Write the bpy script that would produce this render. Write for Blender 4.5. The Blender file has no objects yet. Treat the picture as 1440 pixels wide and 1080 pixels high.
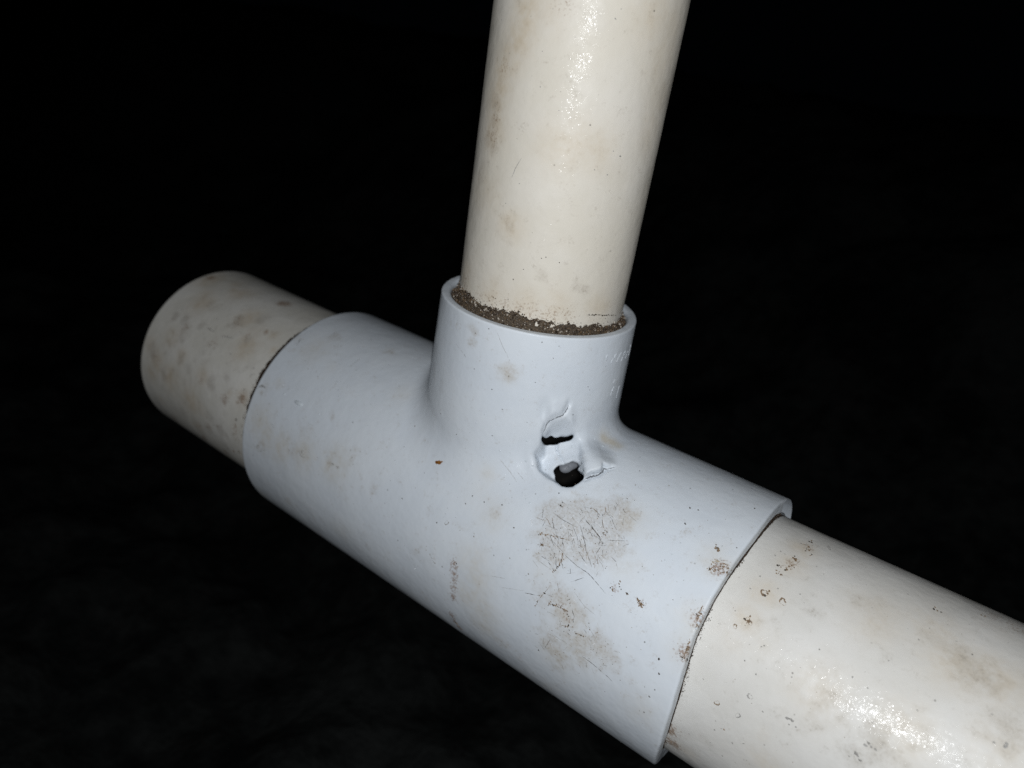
import bpy, math, random
import numpy as np
from mathutils import Matrix, Vector

random.seed(7)
rng = np.random.default_rng(7)
MM = 0.001
scene = bpy.context.scene

# ------------------------------------------------------------------ camera
CAM_R = ((0.7945525, 0.5889811, 0.1476066),
         (0.3544872, -0.2525864, -0.9002994),
         (-0.4929759, 0.7676597, -0.4094794))    # right, down, forward
CAM_P = (89.331, -145.253, 113.43)
cam_data = bpy.data.cameras.new("camera")
cam = bpy.data.objects.new("camera", cam_data)
scene.collection.objects.link(cam)
rx, dn, fw = [Vector(a) for a in CAM_R]
m = Matrix.Identity(4)
for i in range(3):
    m[i][0], m[i][1], m[i][2] = rx[i], -dn[i], -fw[i]
    m[i][3] = CAM_P[i] * MM
cam.matrix_world = m
cam_data.sensor_fit = 'HORIZONTAL'
cam_data.sensor_width = 36.0
cam_data.lens = 36.0 * 1031.67 / 1440.0
cam_data.clip_start = 0.01
cam_data.clip_end = 50.0
cam_data.dof.use_dof = True
cam_data.dof.focus_distance = 0.152
cam_data.dof.aperture_fstop = 15.0
scene.camera = cam

# ------------------------------------------------------------------ night surroundings
world = bpy.data.worlds.new("World")
scene.world = world
world.use_nodes = True
world.node_tree.nodes["Background"].inputs["Color"].default_value = (0.30, 0.42, 0.60, 1)
world.node_tree.nodes["Background"].inputs["Strength"].default_value = 0.0008

# ------------------------------------------------------------------ the phone's flash, beside the lens
fl_data = bpy.data.lights.new("phone_flash", 'POINT')
fl_data.energy = 1.1
fl_data.cycles.use_multiple_importance_sampling = False
fl_data.shadow_soft_size = 0.003
fl_data.color = (0.95, 0.975, 1.0)
flash = bpy.data.objects.new("phone_flash", fl_data)
scene.collection.objects.link(flash)
FL = (3.0, 0.0, -20.0)                               # mm right, down, forward of the lens
flash.location = (Vector(CAM_P) + rx * FL[0] + dn * FL[1] + fw * FL[2]) * MM

vs = scene.view_settings
vs.view_transform = 'Standard'
vs.look = 'None'
vs.exposure = 0.0
vs.gamma = 1.0
vs.use_curve_mapping = False
scene.render.engine = 'CYCLES'
scene.cycles.use_denoising = False
scene.cycles.max_bounces = 5
scene.cycles.sample_clamp_direct = 6.0
scene.cycles.sample_clamp_indirect = 1.0
scene.cycles.caustics_reflective = False
scene.cycles.caustics_refractive = False
scene.cycles.use_adaptive_sampling = False

# ---- geometry of the tee, in millimetres: X along the run, Z up the branch ----
RM, XL, XR = 33.6, -70.22, 64.65
HR, RBR, RPIPE = 59.85, 23.74, 29.49
RSI = 21.4                      # bore of the branch socket

def smin(a, b, k):
    h = np.maximum(k - np.abs(a - b), 0.0) / k
    return np.minimum(a, b) - h * h * k * 0.25

def smax(a, b, k):
    return -smin(-a, -b, k)

def sstep(e0, e1, x):
    t = np.clip((x - e0) / (e1 - e0), 0.0, 1.0)
    return t * t * (3.0 - 2.0 * t)

RIM_T = np.radians([0, 40, 79, 104, 120, 135, 150, 165, 177, 195, 215, 240, 300, 360])
RIM_D = np.array([1.7, 1.5, 0, 0, -.5, -.75, -.4, .75, 1.5, 1.9, 1.5, .7, .8, 1.7])
def rim_x(y, z):
    """the slightly uneven right-hand mouth of the tee"""
    return XR + 0.005 * y + 0.047 * z + np.interp(np.arctan2(z, y) % (2 * np.pi), RIM_T, RIM_D)

def outer_base(x, y, z):
    a = np.hypot(y, z) - RM
    a = smax(a, np.maximum(XL - x, x - rim_x(y, z)), 0.7)
    b = np.hypot(x, y) - (RBR - 0.023 * (z - HR))
    b = np.maximum(b, -z)
    b = smax(b, z - HR, 0.45)
    return smin(a, b, 5.0)
HC = np.array([22.5, -13.86, 31.33]); HN = np.array([0.3845, -0.5577, 0.7356])
HU = np.array([0.7644, 0.6391, 0.0849]); HV = np.array([-0.5175, 0.5297, 0.6721])
SLIT = [(-5.83, 3.6), (-5.67, 4.15), (-5.34, 4.63), (-3.66, 4.88), (-1.71, 5.14), (-0.6, 5.47), (0.58, 5.54), (1.76, 5.7), (2.1, 5.48), (2.0, 5.03), (1.59, 4.69), (0.71, 4.6), (-0.43, 4.32), (-2.13, 4.03), (-4.08, 3.8)]
HOLE = [(-2.27, -2.0), (-1.93, -1.29), (-1.24, -0.81), (-0.3, -0.86), (0.53, -0.57), (1.9, -0.25), (2.91, -1.02), (3.06, -2.13), (2.71, -2.5), (3.16, -3.71), (3.75, -4.91), (2.66, -6.12), (1.32, -6.99), (-0.21, -7.13), (-1.08, -6.79), (-1.62, -5.28), (-2.04, -3.76)]
DENT = [(-5.4, 5.08), (-5.98, 3.51), (-5.92, 2.46), (-7.45, 1.17), (-6.83, -0.38), (-6.69, -1.67), (-5.95, -3.17), (-3.91, -4.89), (-1.09, -7.02), (1.31, -7.11), (3.78, -5.12), (4.89, -2.19), (4.73, 1.03), (3.72, 3.83), (2.94, 6.07), (1.5, 7.23), (-0.16, 8.34), (-1.55, 8.04), (-4.46, 6.86)]
BULGE = [(3.12, -4.02), (3.66, -5.12), (5.4, -4.43), (7.01, -4.01), (7.66, -3.4), (8.07, -2.41), (9.32, -2.5), (12.86, -1.99), (16.86, -1.3900000000000001), (16.86, 11.0), (3.12, 11.0)]
CREASE = [(-0.17, 10.29), (-0.47, 9.45), (-1.3, 8.27), (-2.63, 7.67), (-4.22, 7.08), (-5.06, 6.15), (-5.47, 4.99)]
FOLD = [(-5.94, 11.23), (-5.7, 9.45), (-5.64, 8.04), (-5.17, 7.06)]
CRACK = [(-1.68, 3.87), (-1.46, 2.28), (-0.67, 0.8), (0.11, -0.72)]
LOBE = [(-5.88, 11.82), (-0.49, 12.32), (0.06, 10.62), (-0.47, 9.45), (-1.45, 8.31), (-4.22, 7.12), (-5.3, 7.46)]
SCRATCH = [
    ('t', 0.12, 0, [(28.32, -24.03, 23.49), (30.98, -24.11, 23.4), (33.8, -24.12, 23.39)]),
    ('t', 0.12, 0, [(32.91, -24.27, 23.24), (34.76, -25.25, 22.17), (35.86, -26.1, 21.16)]),
    ('t', 0.14, 0, [(34.04, -23.51, 24.0), (36.32, -25.03, 22.42), (38.32, -26.47, 20.7), (40.71, -27.75, 18.94)]),
    ('t', 0.17, 0, [(34.01, -22.25, 25.18), (36.96, -23.12, 24.39), (39.83, -23.93, 23.58)]),
    ('t', 0.14, 0, [(36.14, -22.71, 24.76), (37.96, -23.44, 24.08), (39.25, -23.82, 23.7)]),
    ('t', 0.12, 0, [(36.01, -23.48, 24.04), (37.83, -24.17, 23.34)]),
    ('t', 0.3, 1, [(26.39, -27.37, 19.5), (30.23, -26.72, 20.37), (33.82, -26.17, 21.07)]),
    ('t', 0.2, 1, [(27.57, -28.56, 17.71), (30.44, -28.02, 18.54)]),
    ('t', 0.12, 0, [(30.54, -27.33, 19.55), (33.34, -27.84, 18.81)]),
    ('t', 0.14, 0, [(34.03, -28.03, 18.53), (37.44, -28.44, 17.89), (40.5, -28.55, 17.71), (43.38, -29.03, 16.91), (45.74, -29.5, 16.08)]),
    ('t', 0.12, 0, [(29.56, -29.46, 16.16), (31.67, -29.5, 16.09)]),
    ('t', 0.1, 3, [(28.79, -29.97, 15.19), (32.89, -30.16, 14.81)]),
    ('t', 0.1, 3, [(28.04, -30.25, 14.63), (30.02, -30.61, 13.87)]),
    ('t', 0.3, 1, [(33.74, -27.99, 18.59), (34.19, -28.96, 17.03), (33.71, -29.97, 15.2)]),
    ('t', 0.12, 0, [(37.97, -30.18, 14.76), (40.14, -29.18, 16.66)]),
    ('t', 0.14, 0, [(29.0, -32.71, 7.7), (32.29, -32.43, 8.8)]),
    ('t', 0.1, 3, [(19.94, -32.89, 6.88), (23.41, -32.6, 8.12)]),
    ('t', 0.08, 3, [(23.12, -33.11, 5.74), (28.86, -32.61, 8.1)]),
    ('t', 0.1, 3, [(39.41, -30.81, 13.4), (42.5, -31.37, 12.03), (45.61, -31.55, 11.55)]),
    ('t', 0.13, 1, [(32.27, -33.08, 5.91), (32.73, -32.55, 8.34), (34.05, -31.39, 11.98)]),
    ('t', 0.4, 1, [(35.02, -32.52, 8.44), (36.85, -32.38, 8.99), (39.76, -32.31, 9.24)]),
    ('t', 0.16, 0, [(40.43, -32.06, 10.05), (41.35, -32.38, 8.99), (41.5, -32.65, 7.93)]),
    ('t', 0.25, 1, [(38.81, -33.13, 5.62), (40.41, -33.04, 6.1), (42.33, -32.86, 7.01)]),
    ('t', 0.2, 1, [(42.46, -33.08, 5.89), (44.56, -33.02, 6.22)]),
    ('t', 0.1, 3, [(38.42, -33.5, 2.58), (41.48, -33.51, 2.5)]),
    ('t', 0.14, 0, [(45.6, -33.55, 1.87), (48.59, -33.56, 1.57), (51.58, -33.58, 1.05), (53.37, -33.6, 0.48)]),
    ('t', 0.08, 3, [(44.79, -32.4, 8.9), (47.35, -32.82, 7.2), (48.6, -33.0, 6.33)]),
    ('t', 0.15, 4, [(42.08, -22.19, 25.23), (43.51, -23.73, 23.79)]),
    ('t', 0.15, 4, [(32.01, -22.28, 25.15), (31.42, -23.42, 24.09)]),
    ('t', 0.12, 4, [(36.86, -22.06, 25.35), (39.62, -22.44, 25.01)]),
    ('t', 0.12, 4, [(36.07, -22.0, 25.4), (39.03, -22.31, 25.12)]),
    ('t', 0.1, 0, [(41.06, -23.65, 23.87), (44.39, -22.42, 25.03)]),
    ('t', 0.1, 0, [(40.23, -26.13, 21.12), (40.52, -24.18, 23.33)]),
    ('t', 0.1, 0, [(26.73, -26.34, 20.86), (26.68, -25.43, 21.96)]),
    ('t', 0.1, 0, [(43.51, -25.47, 21.91), (44.91, -25.73, 21.61)]),
    ('t', 0.1, 0, [(36.54, -29.04, 16.9), (37.16, -29.55, 15.99)]),
    ('t', 0.25, 1, [(9.69, -31.22, -12.43), (10.67, -30.05, -15.04), (11.93, -28.87, -17.2)]),
    ('t', 0.12, 3, [(2.41, -33.44, 3.29), (3.67, -33.55, 1.77), (4.65, -33.56, 1.59)]),
    ('t', 0.1, 3, [(14.85, -21.34, 27.25), (17.5, -21.58, 26.0)]),
    ('t', 0.1, 3, [(35.36, -33.47, -2.95), (35.78, -33.34, -4.18)]),
    ('t', 0.1, 0, [(37.01, -33.56, -1.72), (37.76, -33.58, 1.07)]),
    ('t', 0.1, 3, [(4.93, -23.25, 58.63), (6.69, -22.88, 55.78), (9.18, -22.08, 52.27)]),
    ('t', 0.1, 3, [(-5.85, -23.2, 51.93), (-3.68, -23.66, 51.17), (-1.87, -23.89, 50.14)]),
    ('t', 0.1, 3, [(10.26, -22.47, 28.91), (13.59, -22.08, 26.76), (16.01, -22.41, 25.38)]),
    ('t', 0.12, 0, [(-2.45, -23.83, 50.57), (-1.87, -23.89, 50.14)]),
    ('t', 0.2, 3, [(-46.07, -16.63, 29.2), (-45.89, -14.73, 30.2), (-45.86, -12.66, 31.12)]),
    ('t', 0.25, 3, [(-60.76, -11.59, 31.54), (-61.07, -8.31, 32.56)]),
    ('t', 0.2, 0, [(-66.65, -18.04, 28.35), (-67.93, -15.39, 29.87)]),
    ('t', 0.3, 0, [(-69.58, -28.65, 17.55), (-66.77, -28.22, 18.25)]),
    ('t', 0.2, 3, [(-65.26, -33.5, 2.6), (-62.46, -33.58, 1.21), (-58.97, -33.44, 3.31)]),
    ('t', 0.15, 3, [(-59.9, -31.69, 11.18), (-57.36, -32.03, 10.16)]),
    ('t', 0.2, 3, [(-46.69, -32.51, 8.49), (-45.33, -32.78, 7.38), (-43.34, -32.69, 7.77)]),
    ('t', 0.2, 3, [(-35.06, -32.04, 10.12), (-31.41, -32.05, 10.08)]),
    ('t', 0.5, 1, [(61.76, -20.5, 26.62), (62.59, -18.77, 27.87), (65.3, -16.7, 26.82)]),
    ('t', 0.35, 1, [(62.39, -19.42, 27.42), (64.15, -19.93, 27.05), (65.24, -16.53, 25.79)]),
    ('t', 0.4, 2, [(61.54, -19.0, 27.71), (63.01, -17.99, 28.38)]),
    ('t', 0.45, 1, [(64.32, -29.17, 16.67), (64.68, -30.14, 14.78), (64.5, -30.94, 13.1)]),
    ('t', 0.3, 0, [(63.83, -30.87, 13.27), (65.28, -29.25, 11.73)]),
    ('t', 0.35, 1, [(63.82, -25.28, 22.14), (63.98, -26.71, 20.39), (64.52, -27.85, 18.71)]),
    ('t', 0.3, 1, [(51.78, -28.18, 18.29), (53.7, -28.9, 17.13)]),
    ('t', 0.25, 1, [(60.63, -15.86, 29.62), (61.86, -16.48, 29.28)]),
    ('s', 0.4, 3, [(-106.54, -20.47, 20.81), (-102.48, -20.49, 20.79)]),
    ('s', 0.4, 3, [(-98.71, -20.36, 20.92), (-94.66, -19.8, 21.45)]),
    ('b', 0.15, 3, [(2.31, -19.83, 94.28), (1.27, -19.9, 92.13), (0.67, -19.91, 90.03)]),
    ('b', 0.12, 3, [(1.27, -19.9, 92.13), (1.01, -19.91, 90.9)]),
    ('b', 0.32, 0, [(17.9, -8.85, 63.55), (18.85, -6.64, 63.75), (19.71, -3.43, 63.26), (19.97, 1.63, 62.53)]),
]
SPECK = [
    ('t', 0.5, 1, (63.32, -19.52, 27.35)),
    ('t', 0.5, 1, (63.75, -18.77, 27.87)),
    ('t', 0.5, 1, (64.92, -19.24, 27.47)),
    ('t', 0.5, 1, (62.6, -19.96, 27.03)),
    ('t', 0.5, 1, (64.21, -26.56, 20.58)),
    ('t', 0.5, 1, (64.55, -27.67, 18.96)),
    ('t', 0.5, 1, (64.78, -30.81, 13.34)),
    ('t', 0.5, 1, (53.22, -28.73, 17.42)),
    ('t', 0.5, 1, (52.53, -28.45, 17.87)),
    ('t', 0.5, 1, (61.13, -16.23, 29.42)),
    ('t', 0.35, 0, (53.7, -10.14, 32.04)),
    ('t', 0.35, 0, (52.04, -10.62, 31.88)),
    ('t', 0.35, 0, (53.12, -14.52, 30.3)),
    ('t', 0.35, 0, (61.56, -32.63, 8.01)),
    ('t', 0.35, 0, (61.29, -33.51, 2.4)),
    ('t', 0.35, 0, (49.74, -28.39, 17.98)),
    ('t', 0.35, 0, (60.55, -31.89, 10.57)),
    ('t', 0.35, 0, (62.83, -2.17, 33.53)),
    ('t', 0.18, 3, (58.18, -14.15, 30.47)),
    ('t', 0.18, 3, (56.14, -15.98, 29.56)),
    ('t', 0.18, 3, (50.59, -18.17, 28.26)),
    ('t', 0.18, 3, (52.78, -24.86, 22.61)),
    ('t', 0.18, 3, (50.04, -24.58, 22.91)),
    ('t', 0.18, 3, (58.34, -26.45, 20.72)),
    ('t', 0.18, 3, (58.07, -20.61, 26.54)),
    ('t', 0.18, 3, (58.8, -18.91, 27.77)),
    ('t', 0.18, 3, (58.54, -23.54, 23.98)),
    ('t', 0.18, 3, (52.93, -22.55, 24.91)),
    ('t', 0.18, 3, (59.41, -9.35, 32.27)),
    ('t', 0.18, 3, (62.44, -13.09, 30.95)),
    ('t', 0.22, 0, (9.0, -22.43, 41.08)),
    ('t', 0.22, 0, (16.98, -16.66, 57.86)),
    ('t', 0.22, 0, (-0.18, -23.82, 56.47)),
    ('t', 0.22, 0, (3.04, -23.58, 58.57)),
    ('t', 0.22, 0, (-16.04, -22.08, 25.76)),
    ('t', 0.22, 0, (-1.25, -24.38, 30.79)),
    ('t', 0.22, 0, (7.84, -23.04, 34.02)),
    ('t', 0.22, 0, (14.33, -19.24, 48.92)),
    ('t', 0.22, 0, (22.12, -9.33, 48.11)),
    ('t', 0.22, 0, (22.37, -8.76, 47.32)),
    ('t', 0.22, 0, (6.0, -23.32, 45.08)),
    ('t', 0.22, 0, (16.49, -17.23, 54.99)),
    ('t', 0.22, 0, (-7.59, -23.14, 33.15)),
    ('t', 0.22, 0, (0.98, -23.99, 48.32)),
    ('t', 0.16, 3, (13.11, -19.96, 53.73)),
    ('t', 0.16, 3, (12.79, -20.41, 44.54)),
    ('t', 0.16, 3, (-4.28, -23.85, 38.59)),
    ('t', 0.16, 3, (2.4, -24.24, 32.78)),
    ('t', 0.16, 3, (12.06, -21.04, 37.68)),
    ('t', 0.16, 3, (1.92, -24.45, 28.47)),
    ('t', 0.16, 3, (12.2, -21.23, 30.83)),
    ('t', 0.16, 3, (6.78, -23.73, 28.06)),
    ('t', 0.3, 0, (7.09, -28.58, 17.68)),
    ('t', 0.3, 0, (11.26, -27.24, 19.68)),
    ('t', 0.3, 0, (10.36, -33.25, 4.81)),
    ('t', 0.3, 0, (26.13, -20.49, 26.63)),
    ('t', 0.3, 0, (15.6, -26.42, 20.76)),
    ('t', 0.3, 0, (1.98, -31.73, 11.05)),
    ('t', 0.3, 0, (-9.6, -31.49, 11.73)),
    ('t', 0.3, 0, (7.87, -27.38, 19.62)),
    ('t', 0.3, 0, (61.53, -32.61, 8.09)),
    ('t', 0.3, 0, (49.78, -28.39, 17.97)),
    ('t', 0.3, 0, (35.47, -33.39, -3.79)),
    ('t', 0.3, 0, (20.76, -28.22, 18.24)),
    ('t', 0.3, 3, (4.45, -31.49, 11.72)),
    ('t', 0.3, 3, (5.01, -31.21, 12.45)),
    ('t', 0.3, 3, (12.35, -30.87, 13.27)),
    ('t', 0.3, 3, (12.54, -31.12, 12.68)),
    ('t', 0.3, 3, (10.25, -33.57, 1.37)),
    ('t', 0.3, 3, (10.71, -33.6, 0.5)),
    ('t', 0.3, 3, (10.66, -33.6, -0.4)),
    ('t', 0.3, 3, (2.46, -33.46, 3.05)),
    ('t', 0.3, 3, (4.34, -33.56, 1.58)),
    ('t', 0.3, 3, (22.87, -31.14, 12.61)),
    ('t', 0.3, 3, (28.4, -31.47, 11.77)),
    ('t', 0.3, 3, (39.37, -11.45, 31.59)),
    ('t', 0.3, 3, (45.34, -7.43, 32.77)),
    ('t', 0.4, 1, (46.34, -28.67, 17.51)),
    ('t', 0.4, 1, (46.89, -28.75, 17.39)),
    ('t', 0.4, 1, (47.38, -27.77, 18.91)),
    ('t', 0.4, 1, (48.18, -28.15, 18.35)),
    ('t', 0.4, 1, (49.6, -28.44, 17.89)),
    ('t', 0.4, 1, (52.6, -28.5, 17.8)),
    ('t', 0.4, 1, (53.37, -28.84, 17.24)),
    ('t', 0.4, 1, (52.76, -28.9, 17.13)),
    ('t', 0.4, 1, (53.48, -28.47, 17.84)),
    ('t', 0.4, 1, (33.73, -29.75, 15.62)),
    ('t', 0.4, 1, (33.59, -30.1, 14.94)),
    ('t', 0.4, 1, (34.11, -28.63, 17.59)),
    ('t', 0.4, 1, (35.44, -32.46, 8.67)),
    ('t', 0.4, 1, (36.85, -32.38, 8.99)),
    ('t', 0.4, 1, (38.87, -32.38, 8.97)),
    ('t', 0.4, 1, (39.36, -32.37, 9.01)),
    ('t', 0.4, 1, (40.82, -33.0, 6.35)),
    ('t', 0.4, 1, (28.24, -22.41, 25.04)),
    ('t', 0.4, 1, (40.05, -22.99, 24.5)),
    ('t', 0.4, 1, (39.46, -22.87, 24.62)),
    ('t', 0.4, 1, (39.8, -22.37, 25.07)),
    ('t', 0.3, 3, (-57.11, -21.53, 25.8)),
    ('t', 0.3, 3, (-53.95, -21.29, 26.0)),
    ('t', 0.3, 3, (-40.12, -0.69, 33.59)),
    ('t', 0.3, 3, (-66.86, -29.3, 16.45)),
    ('t', 0.3, 3, (-62.68, -30.05, 15.04)),
    ('t', 0.3, 3, (-58.08, -30.77, 13.51)),
    ('t', 0.3, 3, (-16.08, -22.1, 25.72)),
    ('t', 0.3, 3, (-50.13, -32.86, 7.03)),
    ('t', 0.3, 3, (-48.63, -32.87, 6.98)),
    ('t', 0.3, 3, (-36.44, -31.7, 11.14)),
    ('t', 0.3, 3, (-29.79, -29.9, 15.33)),
    ('t', 0.3, 3, (-28.54, -30.53, 14.04)),
    ('t', 0.3, 3, (-26.85, -29.45, 16.17)),
    ('t', 0.3, 3, (-42.01, -7.12, 32.84)),
    ('t', 0.3, 3, (-56.36, -13.19, 30.9)),
    ('t', 0.3, 3, (-54.57, -12.19, 31.31)),
    ('t', 0.3, 3, (-66.89, -15.39, 29.87)),
    ('t', 0.45, 3, (-68.17, -28.36, 18.03)),
    ('t', 0.45, 3, (-63.12, -33.5, 2.65)),
    ('t', 0.45, 3, (-45.74, -32.49, 8.55)),
    ('t', 0.45, 3, (-34.05, -32.11, 9.91)),
    ('t', 0.45, 3, (-31.41, -32.05, 10.08)),
    ('r', 0.6, 1, (72.35, -9.81, 28.03)),
    ('r', 0.6, 1, (73.71, -9.71, 28.1)),
    ('r', 0.6, 1, (74.48, -8.4, 28.53)),
    ('r', 0.6, 1, (74.37, -6.3, 29.05)),
    ('r', 0.6, 1, (75.0, -0.2, 29.69)),
    ('r', 0.6, 1, (76.06, -2.88, 29.59)),
    ('r', 0.6, 1, (75.21, -1.92, 29.64)),
    ('r', 0.6, 1, (75.21, 2.31, 29.58)),
    ('r', 0.6, 1, (71.68, -20.95, 21.09)),
    ('r', 0.6, 1, (72.28, -16.23, 24.9)),
    ('r', 0.6, 1, (99.88, -2.39, 30.22)),
    ('r', 0.6, 1, (72.85, -10.99, 27.61)),
    ('r', 0.6, 1, (73.97, -5.95, 29.11)),
    ('r', 0.35, 1, (73.32, -11.43, 27.45)),
    ('r', 0.35, 1, (72.53, -11.54, 27.38)),
    ('r', 0.35, 1, (73.9, -8.79, 28.4)),
    ('r', 0.35, 1, (71.91, -20.43, 21.6)),
    ('r', 0.35, 1, (107.67, 3.19, 30.1)),
    ('r', 0.35, 1, (106.98, 2.97, 30.12)),
    ('r', 0.35, 1, (75.74, -29.73, 1.81)),
    ('r', 0.35, 1, (66.84, -27.29, -11.34)),
    ('r', 0.35, 1, (66.19, -28.46, -8.01)),
    ('r', 0.28, 3, (70.09, -13.59, 26.37)),
    ('r', 0.28, 3, (69.61, -16.51, 24.65)),
    ('r', 0.28, 3, (68.99, -20.7, 21.24)),
    ('r', 0.28, 3, (75.98, -23.29, 18.66)),
    ('r', 0.28, 3, (76.32, -23.0, 19.04)),
    ('r', 0.28, 3, (68.89, -28.31, 8.82)),
    ('r', 0.28, 3, (77.1, -26.11, 14.52)),
    ('r', 0.28, 3, (80.72, -28.42, 9.54)),
    ('r', 0.28, 3, (86.69, -28.35, 10.42)),
    ('r', 0.28, 3, (94.44, -22.09, 21.08)),
    ('r', 0.28, 3, (102.41, -21.84, 21.79)),
    ('r', 0.28, 3, (98.81, -11.63, 28.24)),
    ('r', 0.28, 3, (104.19, -8.42, 29.45)),
    ('r', 0.28, 3, (112.21, -17.98, 25.46)),
    ('r', 0.28, 3, (74.11, -29.73, 0.47)),
    ('r', 0.28, 3, (75.19, -29.72, 1.73)),
    ('r', 0.28, 3, (77.95, -29.83, 0.14)),
    ('r', 0.28, 3, (79.77, -29.85, 1.56)),
    ('r', 0.28, 3, (74.16, -29.55, -3.1)),
    ('r', 0.28, 3, (77.13, -29.41, -4.55)),
    ('r', 0.28, 3, (69.97, -29.28, -4.53)),
    ('r', 0.28, 3, (78.02, -13.4, 26.7)),
    ('r', 0.28, 3, (79.05, 3.12, 29.56)),
    ('r', 0.28, 3, (71.1, -5.95, 29.05)),
    ('r', 0.28, 3, (70.62, -7.68, 28.64)),
    ('r', 0.28, 3, (72.05, -6.18, 29.02)),
    ('r', 0.28, 3, (78.32, -5.62, 29.27)),
    ('r', 0.28, 3, (94.63, -1.65, 30.12)),
    ('r', 0.28, 3, (74.07, -14.28, 26.11)),
    ('r', 0.28, 3, (74.37, -25.43, 15.53)),
    ('r', 0.28, 3, (82.79, -24.78, 17.06)),
    ('r', 0.28, 3, (85.03, -20.33, 22.28)),
    ('r', 0.28, 3, (91.64, -21.69, 21.34)),
    ('r', 0.28, 3, (95.69, -17.37, 25.12)),
    ('r', 0.8, 3, (78.3, 2.63, 29.6)),
    ('r', 0.8, 3, (97.01, -28.27, 11.73)),
    ('r', 0.8, 3, (98.37, -27.03, 14.53)),
    ('r', 0.8, 3, (85.32, -28.23, 10.6)),
    ('r', 0.8, 3, (115.06, -20.95, 23.3)),
    ('s', 0.5, 3, (-105.75, -17.27, 23.51)),
    ('s', 0.5, 3, (-100.69, -23.04, 17.95)),
    ('s', 0.5, 3, (-90.41, -19.76, 21.48)),
    ('s', 0.5, 3, (-90.83, -22.79, 18.27)),
    ('s', 0.5, 3, (-79.72, -27.63, 9.69)),
    ('s', 0.5, 3, (-78.9, -26.58, 12.22)),
    ('s', 0.5, 3, (-78.23, -24.14, 16.47)),
    ('s', 0.5, 3, (-79.29, -23.05, 17.94)),
    ('s', 0.5, 3, (-84.44, -21.33, 19.94)),
    ('s', 0.5, 3, (-94.4, -28.41, -7.78)),
    ('s', 0.5, 3, (-107.52, -28.64, -6.81)),
    ('s', 0.6, 1, (-79.8, -29.28, -2.67)),
    ('s', 0.6, 1, (-79.18, -29.35, 0.88)),
    ('s', 0.6, 1, (-78.91, -29.2, 2.88)),
    ('s', 0.6, 1, (-79.14, -28.13, -8.78)),
    ('s', 0.6, 1, (-82.76, -27.62, -10.31)),
    ('b', 0.2, 3, (0.62, -19.96, 97.71)),
    ('b', 0.2, 3, (8.28, -18.26, 104.32)),
    ('b', 0.2, 3, (-4.32, -19.55, 112.83)),
    ('b', 0.2, 3, (4.06, -19.64, 107.91)),
    ('b', 0.2, 3, (17.26, -10.17, 98.41)),
    ('b', 0.2, 3, (-4.24, -19.45, 93.97)),
    ('b', 0.2, 3, (-7.31, -18.48, 93.76)),
    ('b', 0.2, 3, (-6.25, -18.94, 103.08)),
    ('b', 0.2, 3, (19.79, -2.94, 95.49)),
    ('b', 0.2, 3, (2.71, -19.75, 89.28)),
    ('b', 0.2, 3, (0.1, -19.89, 84.67)),
    ('b', 0.2, 3, (3.39, -19.8, 114.1)),
    ('b', 0.2, 3, (4.28, -19.67, 121.42)),
    ('b', 0.2, 3, (14.93, -13.49, 123.18)),
    ('b', 0.2, 3, (-8.33, -18.2, 118.52)),
    ('b', 0.2, 3, (19.96, 0.31, 118.22)),
    ('b', 0.35, 3, (15.37, -12.84, 94.45)),
    ('b', 0.35, 3, (17.11, -10.41, 93.77)),
    ('b', 0.35, 3, (18.13, -8.52, 97.61)),
    ('b', 0.35, 3, (14.4, -14.05, 121.43)),
    ('b', 0.2, 0, (9.47, -17.52, 75.29)),
    ('b', 0.2, 0, (10.24, -17.09, 75.69)),
    ('b', 0.2, 0, (12.67, -15.4, 74.95)),
    ('b', 0.2, 0, (6.35, -18.83, 72.15)),
    ('b', 0.2, 0, (0.32, -19.77, 64.2)),
    ('b', 0.2, 0, (0.95, -19.75, 64.14)),
]
RINGMARK = [
    ('t', 0.7, 0.2, 3, (-62.56, -33.51, 2.45)),
    ('t', 0.7, 0.2, 3, (-44.8, -32.48, 8.62)),
    ('t', 0.6, 0.15, 3, (4.51, -31.3, 12.22)),
    ('t', 0.35, 0.15, 0, (61.13, -16.23, 29.42)),
    ('r', 0.75, 0.28, 1, (75.91, -16.12, 25.09)),
    ('r', 0.75, 0.28, 1, (72.34, -16.03, 25.03)),
    ('r', 0.55, 0.22, 1, (72.83, -29.09, 6.15)),
    ('r', 0.55, 0.22, 1, (74.67, -6.35, 29.04)),
    ('r', 0.55, 0.2, 3, (77.05, -29.18, 6.28)),
    ('r', 0.55, 0.2, 3, (77.76, -27.9, 10.72)),
    ('r', 0.45, 0.2, 1, (71.68, -20.95, 21.09)),
    ('r', 0.45, 0.2, 1, (70.25, -22.56, 19.3)),
    ('r', 0.45, 0.2, 1, (72.45, -21.28, 20.78)),
]
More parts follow.
